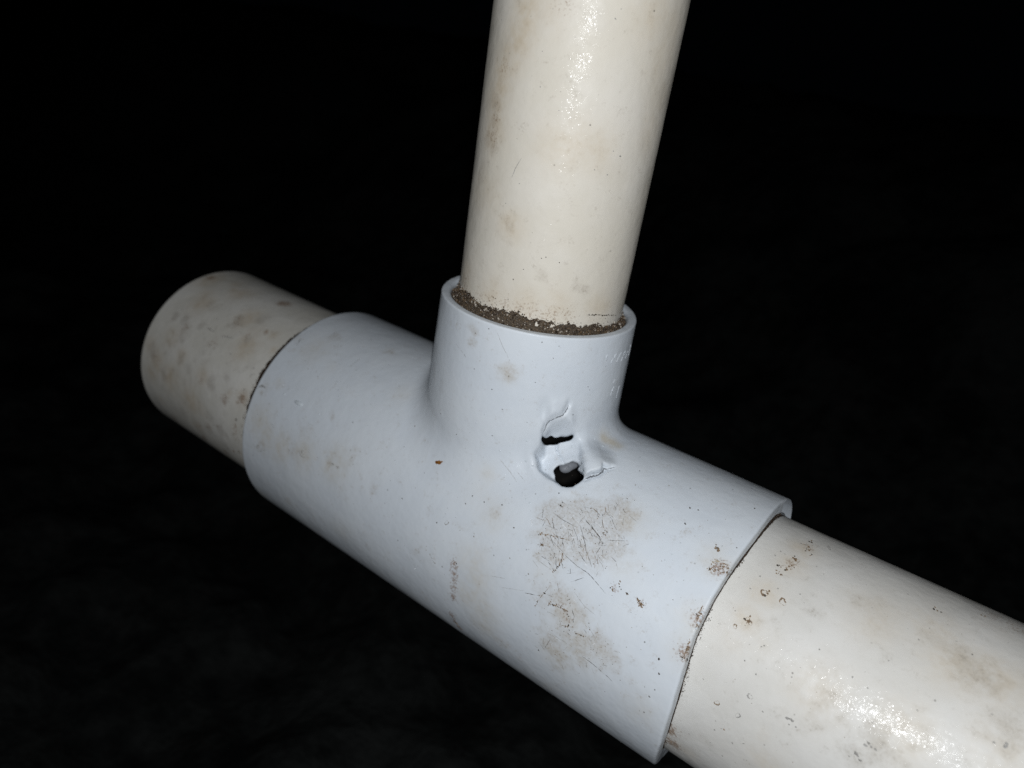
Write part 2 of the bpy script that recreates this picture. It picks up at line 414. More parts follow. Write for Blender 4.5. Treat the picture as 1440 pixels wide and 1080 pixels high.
STAIN = [
    ('t', 1, 5.0, 1.0, (27.81, -24.04, 23.48)),
    ('t', 1, 5.0, 1.0, (31.89, -22.13, 25.28)),
    ('t', 1, 5.0, 1.0, (36.31, -20.71, 26.46)),
    ('t', 1, 5.0, 1.0, (39.53, -18.4, 28.12)),
    ('t', 1, 5.0, 1.0, (29.21, -26.75, 20.34)),
    ('t', 1, 5.0, 1.0, (32.98, -25.23, 22.2)),
    ('t', 1, 5.0, 1.0, (37.21, -23.72, 23.8)),
    ('t', 1, 5.0, 1.0, (40.94, -22.28, 25.15)),
    ('t', 1, 5.0, 1.0, (31.85, -27.88, 18.75)),
    ('t', 1, 5.0, 1.0, (36.58, -26.45, 20.72)),
    ('t', 1, 5.0, 1.0, (40.76, -25.05, 22.39)),
    ('t', 1, 5.0, 1.0, (42.21, -23.89, 23.63)),
    ('t', 1, 4.5, 0.75, (33.57, -32.23, 9.49)),
    ('t', 1, 4.5, 0.75, (37.22, -31.9, 10.55)),
    ('t', 1, 4.5, 0.75, (39.65, -32.57, 8.25)),
    ('t', 1, 4.5, 0.75, (41.38, -32.04, 10.13)),
    ('t', 1, 4.5, 0.75, (37.31, -33.59, 0.76)),
    ('t', 1, 4.5, 0.75, (41.41, -33.3, 4.51)),
    ('t', 1, 4.5, 0.75, (45.63, -33.2, 5.19)),
    ('t', 1, 4.5, 0.75, (48.67, -33.04, 6.13)),
    ('t', 1, 4.5, 0.75, (50.88, -33.2, 5.14)),
    ('t', 1, 4.5, 0.75, (39.9, -33.54, -1.94)),
    ('t', 1, 4.5, 0.75, (45.43, -33.5, 2.54)),
    ('t', 0, 4.5, 0.6, (14.7, -32.85, 7.06)),
    ('t', 0, 4.5, 0.6, (16.77, -33.35, 4.08)),
    ('t', 0, 4.5, 0.6, (17.7, -33.6, -0.33)),
    ('t', 0, 4.5, 0.6, (19.81, -33.45, -3.13)),
    ('t', 0, 4.5, 0.6, (14.92, -33.57, -1.55)),
    ('t', 0, 4.5, 0.6, (19.99, -32.88, -6.92)),
    ('t', 0, 4.5, 0.6, (43.83, -33.46, 3.02)),
    ('t', 0, 4.5, 0.6, (39.9, -33.54, -1.94)),
    ('t', 0, 4.5, 0.6, (39.65, -32.57, 8.25)),
    ('t', 2, 1.6, 0.8, (9.75, -33.31, 4.37)),
    ('t', 2, 1.6, 0.8, (10.16, -33.51, 2.43)),
    ('t', 2, 1.6, 0.8, (10.71, -33.6, 0.5)),
    ('t', 2, 1.6, 0.8, (10.89, -33.56, -1.75)),
    ('t', 2, 1.6, 0.8, (10.92, -33.24, -4.88)),
    ('t', 2, 1.6, 0.8, (9.84, -31.27, -12.3)),
    ('t', 2, 1.6, 0.8, (10.14, -30.24, -14.64)),
    ('t', 2, 1.6, 0.8, (11.23, -29.32, -16.42)),
    ('t', 2, 1.5, 0.55, (37.68, -32.25, 9.45)),
    ('t', 2, 1.5, 0.55, (40.34, -32.7, 7.72)),
    ('t', 2, 1.5, 0.55, (52.95, -28.63, 17.59)),
    ('t', 2, 1.5, 0.55, (46.71, -28.57, 17.68)),
    ('t', 1, 3.2, 0.8, (8.9, -22.26, 49.53)),
    ('t', 0, 2.2, 0.6, (8.9, -22.26, 49.53)),
    ('t', 1, 1.6, 0.9, (-0.35, -23.81, 56.68)),
    ('t', 1, 1.6, 0.9, (-0.47, -23.86, 54.52)),
    ('t', 1, 1.6, 0.9, (-1.34, -23.76, 57.38)),
    ('t', 0, 2.0, 1.3, (26.04, -2.69, 34.26)),
    ('t', 0, 2.0, 1.3, (27.38, -2.13, 33.75)),
    ('t', 0, 2.0, 1.3, (28.75, -2.31, 33.53)),
    ('t', 2, 2.4, 0.75, (63.43, -19.2, 27.58)),
    ('t', 2, 2.4, 0.75, (64.56, -30.45, 14.21)),
    ('t', 2, 2.4, 0.75, (64.34, -26.93, 20.08)),
    ('t', 0, 4, 0.6, (62.33, -18.33, 28.16)),
    ('t', 0, 4, 0.6, (63.87, -27.44, 19.4)),
    ('t', 0, 4, 0.6, (64.78, -30.35, 14.29)),
    ('t', 0, 4, 0.6, (43.11, -18.68, 27.93)),
    ('t', 0, 5, 0.7, (-60.3, -32.88, 6.91)),
    ('t', 0, 5, 0.7, (-53.89, -33.04, 6.11)),
    ('t', 0, 5, 0.7, (-63.45, -32.14, 9.79)),
    ('t', 0, 5, 0.7, (-44.8, -32.48, 8.62)),
    ('t', 0, 5, 0.7, (-33.29, -32.0, 10.24)),
    ('t', 1, 3.5, 0.55, (-48.39, -32.69, 7.77)),
    ('t', 1, 3.5, 0.55, (-34.29, -31.93, 10.45)),
    ('t', 1, 3.5, 0.55, (-28.78, -30.0, 15.13)),
    ('t', 1, 3.5, 0.55, (-61.63, -33.42, 3.46)),
    ('t', 1, 3.5, 0.55, (-41.96, -6.27, 33.01)),
    ('t', 1, 3.5, 0.55, (-59.74, -10.31, 31.98)),
    ('t', 1, 3.5, 0.55, (-68.2, -16.0, 29.54)),
    ('t', 1, 3.5, 0.55, (-66.43, -28.46, 17.86)),
    ('t', 1, 4, 0.35, (9.83, -30.47, 14.16)),
    ('t', 1, 4, 0.35, (13.15, -30.81, 13.41)),
    ('t', 1, 4, 0.35, (14.76, -28.11, 18.41)),
    ('t', 1, 4, 0.35, (32.64, -16.43, 29.31)),
    ('t', 1, 4, 0.35, (38.76, -15.87, 29.62)),
    ('t', 1, 2.0, 0.5, (-8.86, -22.51, 40.45)),
    ('r', 0, 3, 0.9, (74.54, -2.55, 29.59)),
    ('r', 0, 3, 0.9, (74.09, -7.83, 28.68)),
    ('r', 0, 3, 0.9, (72.32, -16.32, 24.85)),
    ('r', 0, 3, 0.9, (71.68, -20.95, 21.09)),
    ('r', 0, 5.5, 0.9, (107.15, -12.73, 28.11)),
    ('r', 0, 5.5, 0.9, (109.63, -12.34, 28.36)),
    ('r', 0, 5.5, 0.9, (105.39, -12.66, 28.07)),
    ('r', 0, 5.5, 0.9, (111.33, -12.42, 28.39)),
    ('r', 1, 4.5, 0.8, (107.27, -13.2, 27.9)),
    ('r', 1, 4.5, 0.8, (109.37, -13.05, 28.05)),
    ('r', 1, 4.5, 0.8, (114.87, -19.34, 24.61)),
    ('r', 1, 4.5, 0.8, (96.74, -28.23, 11.81)),
    ('r', 1, 4.5, 0.8, (98.81, -27.03, 14.57)),
    ('r', 1, 4.5, 0.8, (106.03, -11.69, 28.48)),
    ('r', 0, 6, 0.6, (101.09, -7.77, 29.51)),
    ('r', 0, 6, 0.6, (90.99, -11.02, 28.19)),
    ('r', 0, 6, 0.6, (115.0, -20.79, 23.44)),
    ('r', 0, 6, 0.6, (101.64, -24.79, 18.34)),
    ('r', 0, 6, 0.6, (87.96, -25.03, 17.05)),
    ('r', 1, 5, 0.45, (81.24, -14.68, 26.14)),
    ('r', 1, 5, 0.45, (88.38, -10.63, 28.24)),
    ('r', 1, 5, 0.45, (100.32, -10.37, 28.75)),
    ('r', 1, 5, 0.45, (85.72, -28.15, 10.87)),
    ('r', 1, 5, 0.45, (90.76, -26.2, 15.4)),
    ('r', 2, 2.5, 0.9, (67.17, -27.21, -11.55)),
    ('r', 2, 2.5, 0.9, (66.07, -28.7, -7.1)),
    ('r', 2, 2, 0.6, (75.14, -0.72, 29.69)),
    ('r', 2, 2, 0.6, (74.09, -7.83, 28.68)),
    ('r', 2, 4, 0.5, (112.34, 6.21, 29.55)),
    ('r', 2, 4, 0.5, (113.64, 4.25, 30.03)),
    ('r', 2, 4, 0.5, (109.06, 5.15, 29.76)),
    ('s', 0, 4.5, 0.9, (-116.96, -15.32, 24.83)),
    ('s', 0, 4.5, 0.9, (-109.77, -5.44, 28.66)),
    ('s', 0, 4.5, 0.9, (-126.3, -6.4, 28.46)),
    ('s', 0, 4.5, 0.9, (-95.99, -13.1, 26.06)),
    ('s', 0, 4.5, 0.9, (-122.11, -28.84, 5.29)),
    ('s', 0, 4.5, 0.9, (-114.02, -29.18, 3.04)),
    ('s', 0, 4.5, 0.9, (-102.28, -29.37, -0.31)),
    ('s', 0, 4.5, 0.9, (-87.11, -20.1, 21.17)),
    ('s', 1, 2.4, 0.95, (-114.69, -22.61, 18.49)),
    ('s', 1, 2.4, 0.95, (-117.25, -21.3, 19.97)),
    ('s', 1, 2.4, 0.95, (-122.23, -21.57, 19.69)),
    ('s', 1, 2.4, 0.95, (-113.47, -24.44, 16.03)),
    ('s', 1, 2.4, 0.95, (-98.94, -14.44, 25.34)),
    ('s', 1, 2.4, 0.95, (-98.07, -16.41, 24.12)),
    ('s', 1, 2.4, 0.95, (-124.82, -28.47, 6.92)),
    ('s', 1, 2.4, 0.95, (-117.3, -29.17, 3.13)),
    ('s', 1, 2.4, 0.95, (-110.25, -27.27, 10.64)),
    ('s', 1, 2.4, 0.95, (-93.58, -27.56, 9.88)),
    ('s', 1, 2.4, 0.95, (-92.64, -28.22, 7.86)),
    ('s', 1, 2.4, 0.95, (-105.36, -27.76, 9.31)),
    ('s', 2, 3, 0.5, (-114.69, -22.61, 18.49)),
    ('s', 2, 3, 0.5, (-98.22, -14.95, 25.05)),
    ('s', 2, 3, 0.5, (-122.43, -28.58, 6.46)),
    ('s', 2, 3, 0.5, (-79.63, -29.37, -0.61)),
    ('s', 2, 3, 0.5, (-79.39, -29.23, -3.17)),
    ('s', 1, 3, 0.8, (-94.2, -28.53, -7.3)),
    ('s', 1, 3, 0.8, (-92.23, -29.35, -1.46)),
    ('s', 1, 3, 0.8, (-86.85, -29.06, -4.56)),
    ('s', 1, 3, 0.8, (-108.19, -28.57, -7.12)),
    ('s', 1, 6, 0.45, (-116.39, -26.0, 13.38)),
    ('s', 1, 6, 0.45, (-101.04, -25.85, 13.68)),
    ('s', 1, 6, 0.45, (-87.51, -26.42, 12.56)),
    ('s', 1, 6, 0.45, (-101.76, -28.87, 5.08)),
    ('b', 0, 4, 1.0, (-2.58, -19.89, 115.12)),
    ('b', 0, 4, 1.0, (-4.17, -19.58, 112.14)),
    ('b', 0, 4, 1.0, (-5.41, -19.25, 109.49)),
    ('b', 0, 4, 1.0, (-6.02, -19.04, 106.48)),
    ('b', 0, 4, 1.0, (-6.67, -18.79, 103.4)),
    ('b', 0, 4, 1.0, (-6.66, -18.78, 100.35)),
    ('b', 0, 4, 1.0, (-6.65, -18.76, 97.25)),
    ('b', 0, 4, 1.0, (-1.33, -20.04, 119.0)),
    ('b', 0, 4, 1.0, (-1.91, -19.98, 116.91)),
    ('b', 0, 4, 1.0, (-0.77, -20.09, 121.06)),
    ('b', 1, 2.5, 0.8, (-6.67, -18.79, 103.4)),
    ('b', 1, 2.5, 0.8, (-6.49, -18.84, 99.61)),
    ('b', 1, 2.5, 0.8, (-6.56, -18.79, 96.87)),
    ('b', 1, 2.5, 0.8, (-4.82, -19.32, 95.23)),
    ('b', 1, 2.5, 0.8, (-7.93, -18.24, 96.23)),
    ('b', 1, 2.5, 0.8, (-8.86, -17.75, 90.0)),
    ('b', 1, 2.5, 0.8, (-9.19, -17.56, 87.85)),
    ('b', 0, 5, 0.6, (10.4, -17.11, 97.34)),
    ('b', 0, 5, 0.6, (12.08, -15.99, 99.15)),
    ('b', 0, 5, 0.6, (15.14, -13.13, 98.22)),
    ('b', 0, 5, 0.6, (8.94, -17.91, 97.82)),
    ('b', 0, 5, 0.6, (18.7, -7.25, 122.48)),
    ('b', 0, 5, 0.6, (19.89, -2.07, 116.23)),
    ('b', 0, 5, 0.45, (19.87, -2.22, 121.47)),
    ('b', 0, 5, 0.45, (19.98, -0.23, 109.05)),
    ('b', 0, 5, 0.45, (19.97, -0.88, 103.34)),
    ('b', 0, 5, 0.45, (2.8, -19.92, 120.75)),
    ('b', 0, 5, 0.45, (-6.07, -18.89, 85.27)),
    ('b', 2, 2.5, 0.45, (-5.98, -19.01, 100.46)),
    ('b', 2, 2.5, 0.45, (-5.88, -19.02, 96.99)),
    ('b', 2, 2.5, 0.45, (-5.57, -19.2, 110.2)),
    ('b', 2, 2.5, 0.45, (6.38, -19.1, 122.17)),
    ('b', 0, 3.0, 1.0, (1.99, -19.78, 80.22)),
    ('b', 1, 2, 0.7, (1.99, -19.78, 80.22)),
    ('b', 1, 2, 0.7, (2.0, -19.76, 76.89)),
    ('b', 1, 2, 0.7, (17.27, -10.04, 69.61)),
    ('b', 1, 2, 0.7, (15.72, -12.29, 70.0)),
    ('b', 1, 2, 0.7, (10.01, -17.2, 71.51)),
    ('b', 2, 2.6, 0.5, (0.11, -19.76, 63.62)),
    ('b', 2, 2.6, 0.5, (6.7, -18.66, 63.46)),
    ('b', 2, 2.6, 0.5, (11.95, -15.89, 63.26)),
    ('b', 2, 2.6, 0.5, (15.5, -12.54, 63.78)),
    ('b', 2, 2.6, 0.5, (-3.96, -19.32, 63.05)),
    ('b', 2, 2.6, 0.5, (3.6, -19.47, 63.64)),
    ('b', 2, 2.6, 0.5, (9.46, -17.46, 63.36)),
    ('b', 2, 2.6, 0.5, (13.4, -14.73, 63.87)),
    ('b', 2, 2.6, 0.5, (-10.02, -16.94, 64.0)),
    ('b', 0, 4, 0.7, (-0.1, -19.77, 64.84)),
    ('b', 0, 4, 0.7, (7.5, -18.37, 64.43)),
    ('b', 0, 4, 0.7, (13.24, -14.87, 65.12)),
    ('b', 0, 4, 0.7, (19.14, -5.79, 65.36)),
    ('b', 0, 4, 0.7, (-10.48, -16.67, 65.42)),
]
EMBOSS = [[(23.22, -5.4, 55.46), (23.23, -5.56, 53.72)], [(23.77, -2.02, 55.05), (23.7, -2.86, 53.96), (23.63, -3.55, 53.05)], [(23.86, 0.27, 54.75), (23.87, -0.62, 53.68), (23.87, -1.24, 52.87)], [(23.68, 2.85, 54.93), (23.8, 1.91, 53.9), (23.89, 1.02, 52.53)], [(23.4, 4.77, 53.94), (23.51, 4.29, 53.11), (23.66, 3.42, 52.5)], [(22.99, 6.35, 55.17), (22.93, 6.67, 53.76), (23.06, 6.34, 52.33)], [(24.05, -0.08, 46.42), (24.07, -0.43, 45.19), (24.08, -1.08, 44.27)], [(23.82, 3.5, 45.42), (23.91, 3.04, 44.12), (23.98, 2.75, 42.53)], [(24.01, -0.14, 48.19), (24.02, -0.67, 47.45)]]
DROP = [(0.28, (-61.31, -26.55, 20.59)), (0.3, (-59.12, -27.74, 18.96)), (0.75, (-52.89, -27.9, 18.72)), (0.3, (-44.64, -27.78, 18.91)), (0.3, (22.16, -11.64, 33.63)), (0.24, (23.17, -12.39, 32.02)), (0.2, (21.86, -11.25, 34.77)), (0.3, (15.76, -19.54, 29.77)), (0.22, (17.38, -19.08, 29.04)), (0.25, (20.75, -12.46, 39.88)), (0.22, (27.07, -5.49, 33.34)), (0.25, (24.71, -5.92, 34.52)), (0.25, (14.85, -19.26, 34.48)), (0.2, (10.05, -22.27, 30.77)), (0.2, (5.4, -23.62, 38.6)), (0.2, (3.69, -24.01, 35.8)), (0.25, (64.42, -26.66, 20.41)), (0.25, (64.51, -27.32, 19.48)), (0.22, (64.37, -26.03, 21.23)), (0.2, (64.59, -27.94, 18.51)), (0.2, (20.13, -23.97, 23.55)), (0.25, (21.32, -24.2, 23.31)), (0.2, (18.56, -23.34, 24.18)), (0.2, (53.42, -22.24, 25.19)), (0.2, (54.1, -20.91, 26.3))]
FLAKE = (-4.06, -26.08, 22.43)

# ------------------------------------------------------------------ helpers
def link(name, mesh, mat=None, parent=None):
    o = bpy.data.objects.new(name, mesh)
    scene.collection.objects.link(o)
    if mat is not None:
        for mm_ in (mat if isinstance(mat, (list, tuple)) else [mat]):
            mesh.materials.append(mm_)
    if parent is not None:
        o.parent = parent
    return o

def tag(o, label=None, cat=None, kind=None, group=None):
    if label: o["label"] = label
    if cat: o["category"] = cat
    if kind: o["kind"] = kind
    if group: o["group"] = group
    return o

def np_mesh(name, verts, faces, smooth=True, normals=None):
    """verts in mm; faces an (n,3) or (n,4) int array, or a list of both"""
    me = bpy.data.meshes.new(name)
    if not isinstance(faces, list):
        faces = [faces]
    faces = [np.asarray(f, dtype=np.int32) for f in faces if len(f)]
    loops = np.concatenate([f.ravel() for f in faces])
    sizes = np.concatenate([np.full(len(f), f.shape[1], dtype=np.int32) for f in faces])
    starts = np.concatenate([[0], np.cumsum(sizes)[:-1]]).astype(np.int32)
    me.vertices.add(len(verts))
    me.vertices.foreach_set("co", (np.asarray(verts, dtype=np.float64) * MM).astype(np.float32).ravel())
    me.loops.add(len(loops))
    me.loops.foreach_set("vertex_index", loops)
    me.polygons.add(len(sizes))
    me.polygons.foreach_set("loop_start", starts)
    me.polygons.foreach_set("loop_total", sizes)
    me.polygons.foreach_set("use_smooth", np.full(len(sizes), smooth, dtype=bool))
    me.update(calc_edges=True)
    me.validate()
    if normals is not None:
        me.normals_split_custom_set_from_vertices(normals.astype(np.float32))
    return me

def set_color_attr(me, name, arr):
    at = me.attributes.new(name, 'FLOAT_COLOR', 'POINT')
    a = np.ones((len(arr), 4), dtype=np.float32)
    a[:, :3] = arr
    at.data.foreach_set("color", a.ravel())

def vnoise(P, scale, seed=0):
    """smooth value noise in [-1,1] at points P (n,3)"""
    r = np.random.default_rng(1000 + seed)
    T = r.random((32, 32, 32)) * 2 - 1
    q = np.asarray(P) * scale + 100.0
    i = np.floor(q).astype(int)
    f = q - i
    f = f * f * (3 - 2 * f)
    out = 0
    for a in (0, 1):
        for b in (0, 1):
            for c in (0, 1):
                w = (f[:, 0] if a else 1 - f[:, 0]) * (f[:, 1] if b else 1 - f[:, 1]) * (f[:, 2] if c else 1 - f[:, 2])
                out = out + w * T[(i[:, 0] + a) % 32, (i[:, 1] + b) % 32, (i[:, 2] + c) % 32]
    return out

# ------------------------------------------------------------------ materials
class NT:
    def __init__(self, name):
        self.mat = bpy.data.materials.new(name)
        self.mat.use_nodes = True
        self.t = self.mat.node_tree
        self.b = self.t.nodes["Principled BSDF"]
        self.co = self.n("ShaderNodeTexCoord").outputs["Object"]
    def n(self, ty, **kw):
        nd = self.t.nodes.new(ty)
        for k, v in kw.items():
            setattr(nd, k, v)
        return nd
    def put(self, sock, v):
        if isinstance(v, bpy.types.NodeSocket):
            self.t.links.new(v, sock)
        else:
            sock.default_value = v
    def noise(self, scale, detail=3, rough=0.55, dist=0.0, co=None):
        nd = self.n("ShaderNodeTexNoise")
        self.put(nd.inputs["Vector"], co if co is not None else self.co)
        nd.inputs["Scale"].default_value = scale
        nd.inputs["Detail"].default_value = detail
        nd.inputs["Roughness"].default_value = rough
        nd.inputs["Distortion"].default_value = dist
        return nd.outputs["Fac"]
    def math(self, op, a, b=0.0, c=0.0, clamp=False):
        nd = self.n("ShaderNodeMath", operation=op)
        nd.use_clamp = clamp
        for i, v in enumerate((a, b, c)):
            self.put(nd.inputs[i], v)
        return nd.outputs[0]
    def ramp(self, v, lo, hi, a=0.0, b=1.0):
        nd = self.n("ShaderNodeMapRange", interpolation_type='SMOOTHSTEP')
        self.put(nd.inputs["Value"], v)
        for k, x in (("From Min", lo), ("From Max", hi), ("To Min", a), ("To Max", b)):
            self.put(nd.inputs[k], x)
        return nd.outputs["Result"]
    def mix(self, fac, a, b):
        nd = self.n("ShaderNodeMix", data_type='RGBA')
        self.put(nd.inputs[0], fac)
        self.put(nd.inputs[6], a if isinstance(a, bpy.types.NodeSocket) else (*a, 1))
        self.put(nd.inputs[7], b if isinstance(b, bpy.types.NodeSocket) else (*b, 1))
        return nd.outputs[2]
    def attr(self, name):
        nd = self.n("ShaderNodeAttribute", attribute_name=name)
        sp = self.n("ShaderNodeSeparateColor")
        self.t.links.new(nd.outputs["Color"], sp.inputs[0])
        return sp.outputs
    def bump(self, h, dist, strength=1.0, normal=None):
        nd = self.n("ShaderNodeBump")
        nd.inputs["Strength"].default_value = strength
        nd.inputs["Distance"].default_value = dist
        self.put(nd.inputs["Height"], h)
        if normal is not None:
            self.put(nd.inputs["Normal"], normal)
        return nd.outputs[0]

def plastic(name, base, base2, tan, grime, brown, rough, wet, tee=False):
    """aged PVC: faint mottling, stains from the 'stain' attribute, fine relief, a wet film"""
    k = NT(name)
    st = k.attr("stain")
    big = k.noise(55, 4, 0.6)
    mid = k.noise(420, 4, 0.62)
    fine = k.noise(1900, 4, 0.65)
    grit = k.noise(5200, 2, 0.6)
    col = k.mix(k.ramp(big, 0.35, 0.7), base, base2)
    # soft yellowing
    tf = k.math('MULTIPLY', st[0], k.ramp(mid, 0.25, 0.7, 0.35, 1.0), clamp=True)
    col = k.mix(k.math('MULTIPLY', tf, 0.75), col, tan)
    # faint grey handling dirt everywhere
    gf = k.math('MULTIPLY', k.ramp(mid, 0.52, 0.74), k.ramp(fine, 0.45, 0.68))
    col = k.mix(k.math('MULTIPLY', gf, 0.42), col, grime)
    # scuffed dirty patches, broken up
    sg = k.math('ADD', st[1], k.math('MULTIPLY', k.math('SUBTRACT', mid, 0.5), 1.5))
    sg = k.ramp(sg, 0.2, 0.95)
    sp = k.math('ADD', k.math('MULTIPLY', k.ramp(fine, 0.42, 0.70), 0.30), 0.26)
    col = k.mix(k.math('MULTIPLY', sg, sp), col, grime)
    # brown residues
    bf = k.math('ADD', st[2], k.math('MULTIPLY', k.math('SUBTRACT', fine, 0.5), 2.2))
    bf = k.ramp(bf, 0.35, 0.95)
    col = k.mix(k.math('MULTIPLY', bf, 0.75), col, brown)
    # pin-prick specks
    vor = k.n("ShaderNodeTexVoronoi")
    k.put(vor.inputs["Vector"], k.co)
    vor.inputs["Scale"].default_value = 420
    sel = k.n("ShaderNodeSeparateColor")
    k.put(sel.inputs[0], vor.outputs["Color"])
    pin = k.math('MULTIPLY', k.ramp(vor.outputs["Distance"], 0.05, 0.1, 1.0, 0.0), k.math('GREATER_THAN', sel.outputs[0], 0.70))
    col = k.mix(k.math('MULTIPLY', pin, k.math('MULTIPLY', sel.outputs[1], 0.8)), col, (0.10, 0.085, 0.07))
    k.put(k.b.inputs["Base Color"], col)
    r = k.math('ADD', k.math('MULTIPLY', sg, 0.2), k.ramp(mid, 0.3, 0.7, rough - 0.06, rough + 0.08))
    k.put(k.b.inputs["Roughness"], r)
    k.b.inputs["IOR"].default_value = 1.50
    k.b.inputs["Specular IOR Level"].default_value = 0.22
    n1 = k.bump(big, 0.0016, 0.30)
    n2 = k.bump(fine, 0.00004, 0.6 if not tee else 0.45, n1)
    n3 = k.bump(grit, 0.000014, 0.6 if not tee else 0.4, n2)
    k.put(k.b.inputs["Normal"], n3)
    # wet film: a clear coat with its own sharper, crinkled relief
    wf = k.ramp(k.noise(140, 3, 0.6), 0.38, 0.62)
    k.put(k.b.inputs["Coat Weight"], k.math('MULTIPLY', wf, wet))
    k.b.inputs["Coat Roughness"].default_value = 0.065
    k.b.inputs["Coat IOR"].default_value = 1.33
    cn = k.bump(k.noise(950, 2, 0.6, 1.2), 0.00012, 0.8, n1)
    k.put(k.b.inputs["Coat Normal"], cn)
    return k.mat

M_TEE = plastic("blue_white_pvc", (0.68, 0.73, 0.785), (0.715, 0.76, 0.805), (0.58, 0.525, 0.42), (0.37, 0.31, 0.235), (0.24, 0.125, 0.06), 0.40, 0.22, True)
M_RISER = plastic("cream_pvc", (0.715, 0.67, 0.58), (0.755, 0.715, 0.64), (0.60, 0.50, 0.36), (0.36, 0.31, 0.25), (0.26, 0.16, 0.09), 0.46, 0.55)
M_RUN = plastic("off_white_pvc", (0.69, 0.675, 0.635), (0.745, 0.735, 0.705), (0.62, 0.53, 0.40), (0.38, 0.35, 0.30), (0.25, 0.15, 0.08), 0.46, 0.55)
M_STUB = plastic("dirty_off_white_pvc", (0.685, 0.665, 0.605), (0.765, 0.75, 0.705), (0.56, 0.46, 0.33), (0.30, 0.265, 0.225), (0.26, 0.15, 0.08), 0.5, 0.2)

def mottled_mat(name, a, b, rough=0.6, scale=2500, spec=0.5, bump=0.0002):
    k = NT(name)
    f = k.noise(scale, 3, 0.7)
    k.put(k.b.inputs["Base Color"], k.mix(k.ramp(f, 0.3, 0.7), a, b))
    k.b.inputs["Roughness"].default_value = rough
    k.b.inputs["Specular IOR Level"].default_value = spec
    k.put(k.b.inputs["Normal"], k.bump(f, bump, 0.8))
    return k.mat

M_MARK = [mottled_mat("black_brown_dirt", (0.035, 0.028, 0.022), (0.09, 0.07, 0.05)),
          mottled_mat("brown_dirt", (0.13, 0.085, 0.05), (0.33, 0.23, 0.14)),
          mottled_mat("tan_dirt", (0.38, 0.31, 0.22), (0.48, 0.42, 0.33)),
          mottled_mat("grey_dirt", (0.26, 0.25, 0.23), (0.44, 0.43, 0.41)),
          mottled_mat("scraped_white_pvc", (0.78, 0.80, 0.82), (0.85, 0.86, 0.87), 0.25),
          mottled_mat("grey_crevice_shade", (0.09, 0.10, 0.11), (0.22, 0.23, 0.25), 0.8)]  # last tone paints the shade in the tear's crevices
M_INSIDE = mottled_mat("black_inside_pipe", (0.006, 0.006, 0.006), (0.014, 0.012, 0.010), 0.75, 600, 0.2)
M_SOIL = mottled_mat("damp_brown_soil", (0.035, 0.026, 0.018), (0.14, 0.105, 0.07), 0.6, 3000, 0.4, 0.0004)
M_GRAIN = [mottled_mat("wet_dark_grain", (0.022, 0.016, 0.012), (0.075, 0.052, 0.035), 0.28, 2500),
           mottled_mat("wet_brown_grain", (0.09, 0.060, 0.036), (0.20, 0.14, 0.085), 0.25, 2500),
           mottled_mat("pale_quartz_grain", (0.36, 0.31, 0.25), (0.60, 0.55, 0.48), 0.15, 2500)]
M_CURL = mottled_mat("shaded_melted_pvc", (0.17, 0.18, 0.20), (0.24, 0.255, 0.28), 0.5, 400, 0.3, 0.0001)  # plastic greyed to paint the shade behind the tear
M_RUST = mottled_mat("orange_brown_flake", (0.16, 0.06, 0.012), (0.38, 0.17, 0.035), 0.4, 1200)

def ground_mat():
    k = NT("dark_wet_earth")
    a = k.noise(9, 6, 0.65)
    b = k.noise(70, 5, 0.65)
    c = k.math('ADD', k.math('MULTIPLY', a, 0.6), k.math('MULTIPLY', b, 0.4))
    k.put(k.b.inputs["Base Color"], k.mix(k.ramp(c, 0.38, 0.62), (0.009, 0.0105, 0.0105), (0.033, 0.036, 0.035)))
    k.b.inputs["Roughness"].default_value = 0.9
    k.b.inputs["Specular IOR Level"].default_value = 0.15
    k.put(k.b.inputs["Normal"], k.bump(b, 0.01, 0.7))
    return k.mat
M_GROUND = ground_mat()

def water_mat():
    k = NT("clear_water")
    k.b.inputs["Base Color"].default_value = (0.64, 0.69, 0.73, 1)
    k.b.inputs["IOR"].default_value = 1.33
    k.put(k.b.inputs["Roughness"], k.ramp(k.noise(300), 0.3, 0.7, 0.02, 0.06))
    return k.mat
M_WATER = water_mat()


# ------------------------------------------------------------------ the setting: bare dark earth of the dug-out pit
def ground_height(x, y):
    """metres; a pit with a bank behind, and a hump that carries the run pipe outside the picture"""
    z = -0.23 + 0.0 * x
    z = z + 0.34 * sstep(0.30, 0.95, y + 0.10 * np.sin(x * 3.0))
    z = z + 0.197 * sstep(0.19, 0.27, x) * (1 - sstep(0.14, 0.34, np.abs(y + 0.02)))
    return z

gx = np.concatenate([np.linspace(-4, -0.9, 30), np.linspace(-0.88, 0.9, 180), np.linspace(0.93, 4, 30)])
gy = np.concatenate([np.linspace(-3, -0.5, 24), np.linspace(-0.48, 1.3, 180), np.linspace(1.33, 5, 30)])
GX, GY = np.meshgrid(gx, gy, indexing='ij')
GP = np.stack([GX.ravel(), GY.ravel(), 0 * GX.ravel()], 1)
GZ = ground_height(GP[:, 0], GP[:, 1])
pipe_zone = sstep(0.02, 0.09, np.abs(GP[:, 1] + 0.02)) + (GP[:, 0] < 0.15)
GZ = GZ + np.clip(pipe_zone, 0.08, 1) * (0.022 * vnoise(GP, 9, 1) + 0.010 * vnoise(GP, 26, 2) + 0.005 * vnoise(GP, 60, 3))
GP[:, 2] = GZ
nx, ny = len(gx), len(gy)
idx = np.arange(nx * ny).reshape(nx, ny)
gf = np.stack([idx[:-1, :-1], idx[1:, :-1], idx[1:, 1:], idx[:-1, 1:]], -1).reshape(-1, 4)
ground = link("ground", np_mesh("ground", GP / MM, gf), M_GROUND)
tag(ground, kind="structure")

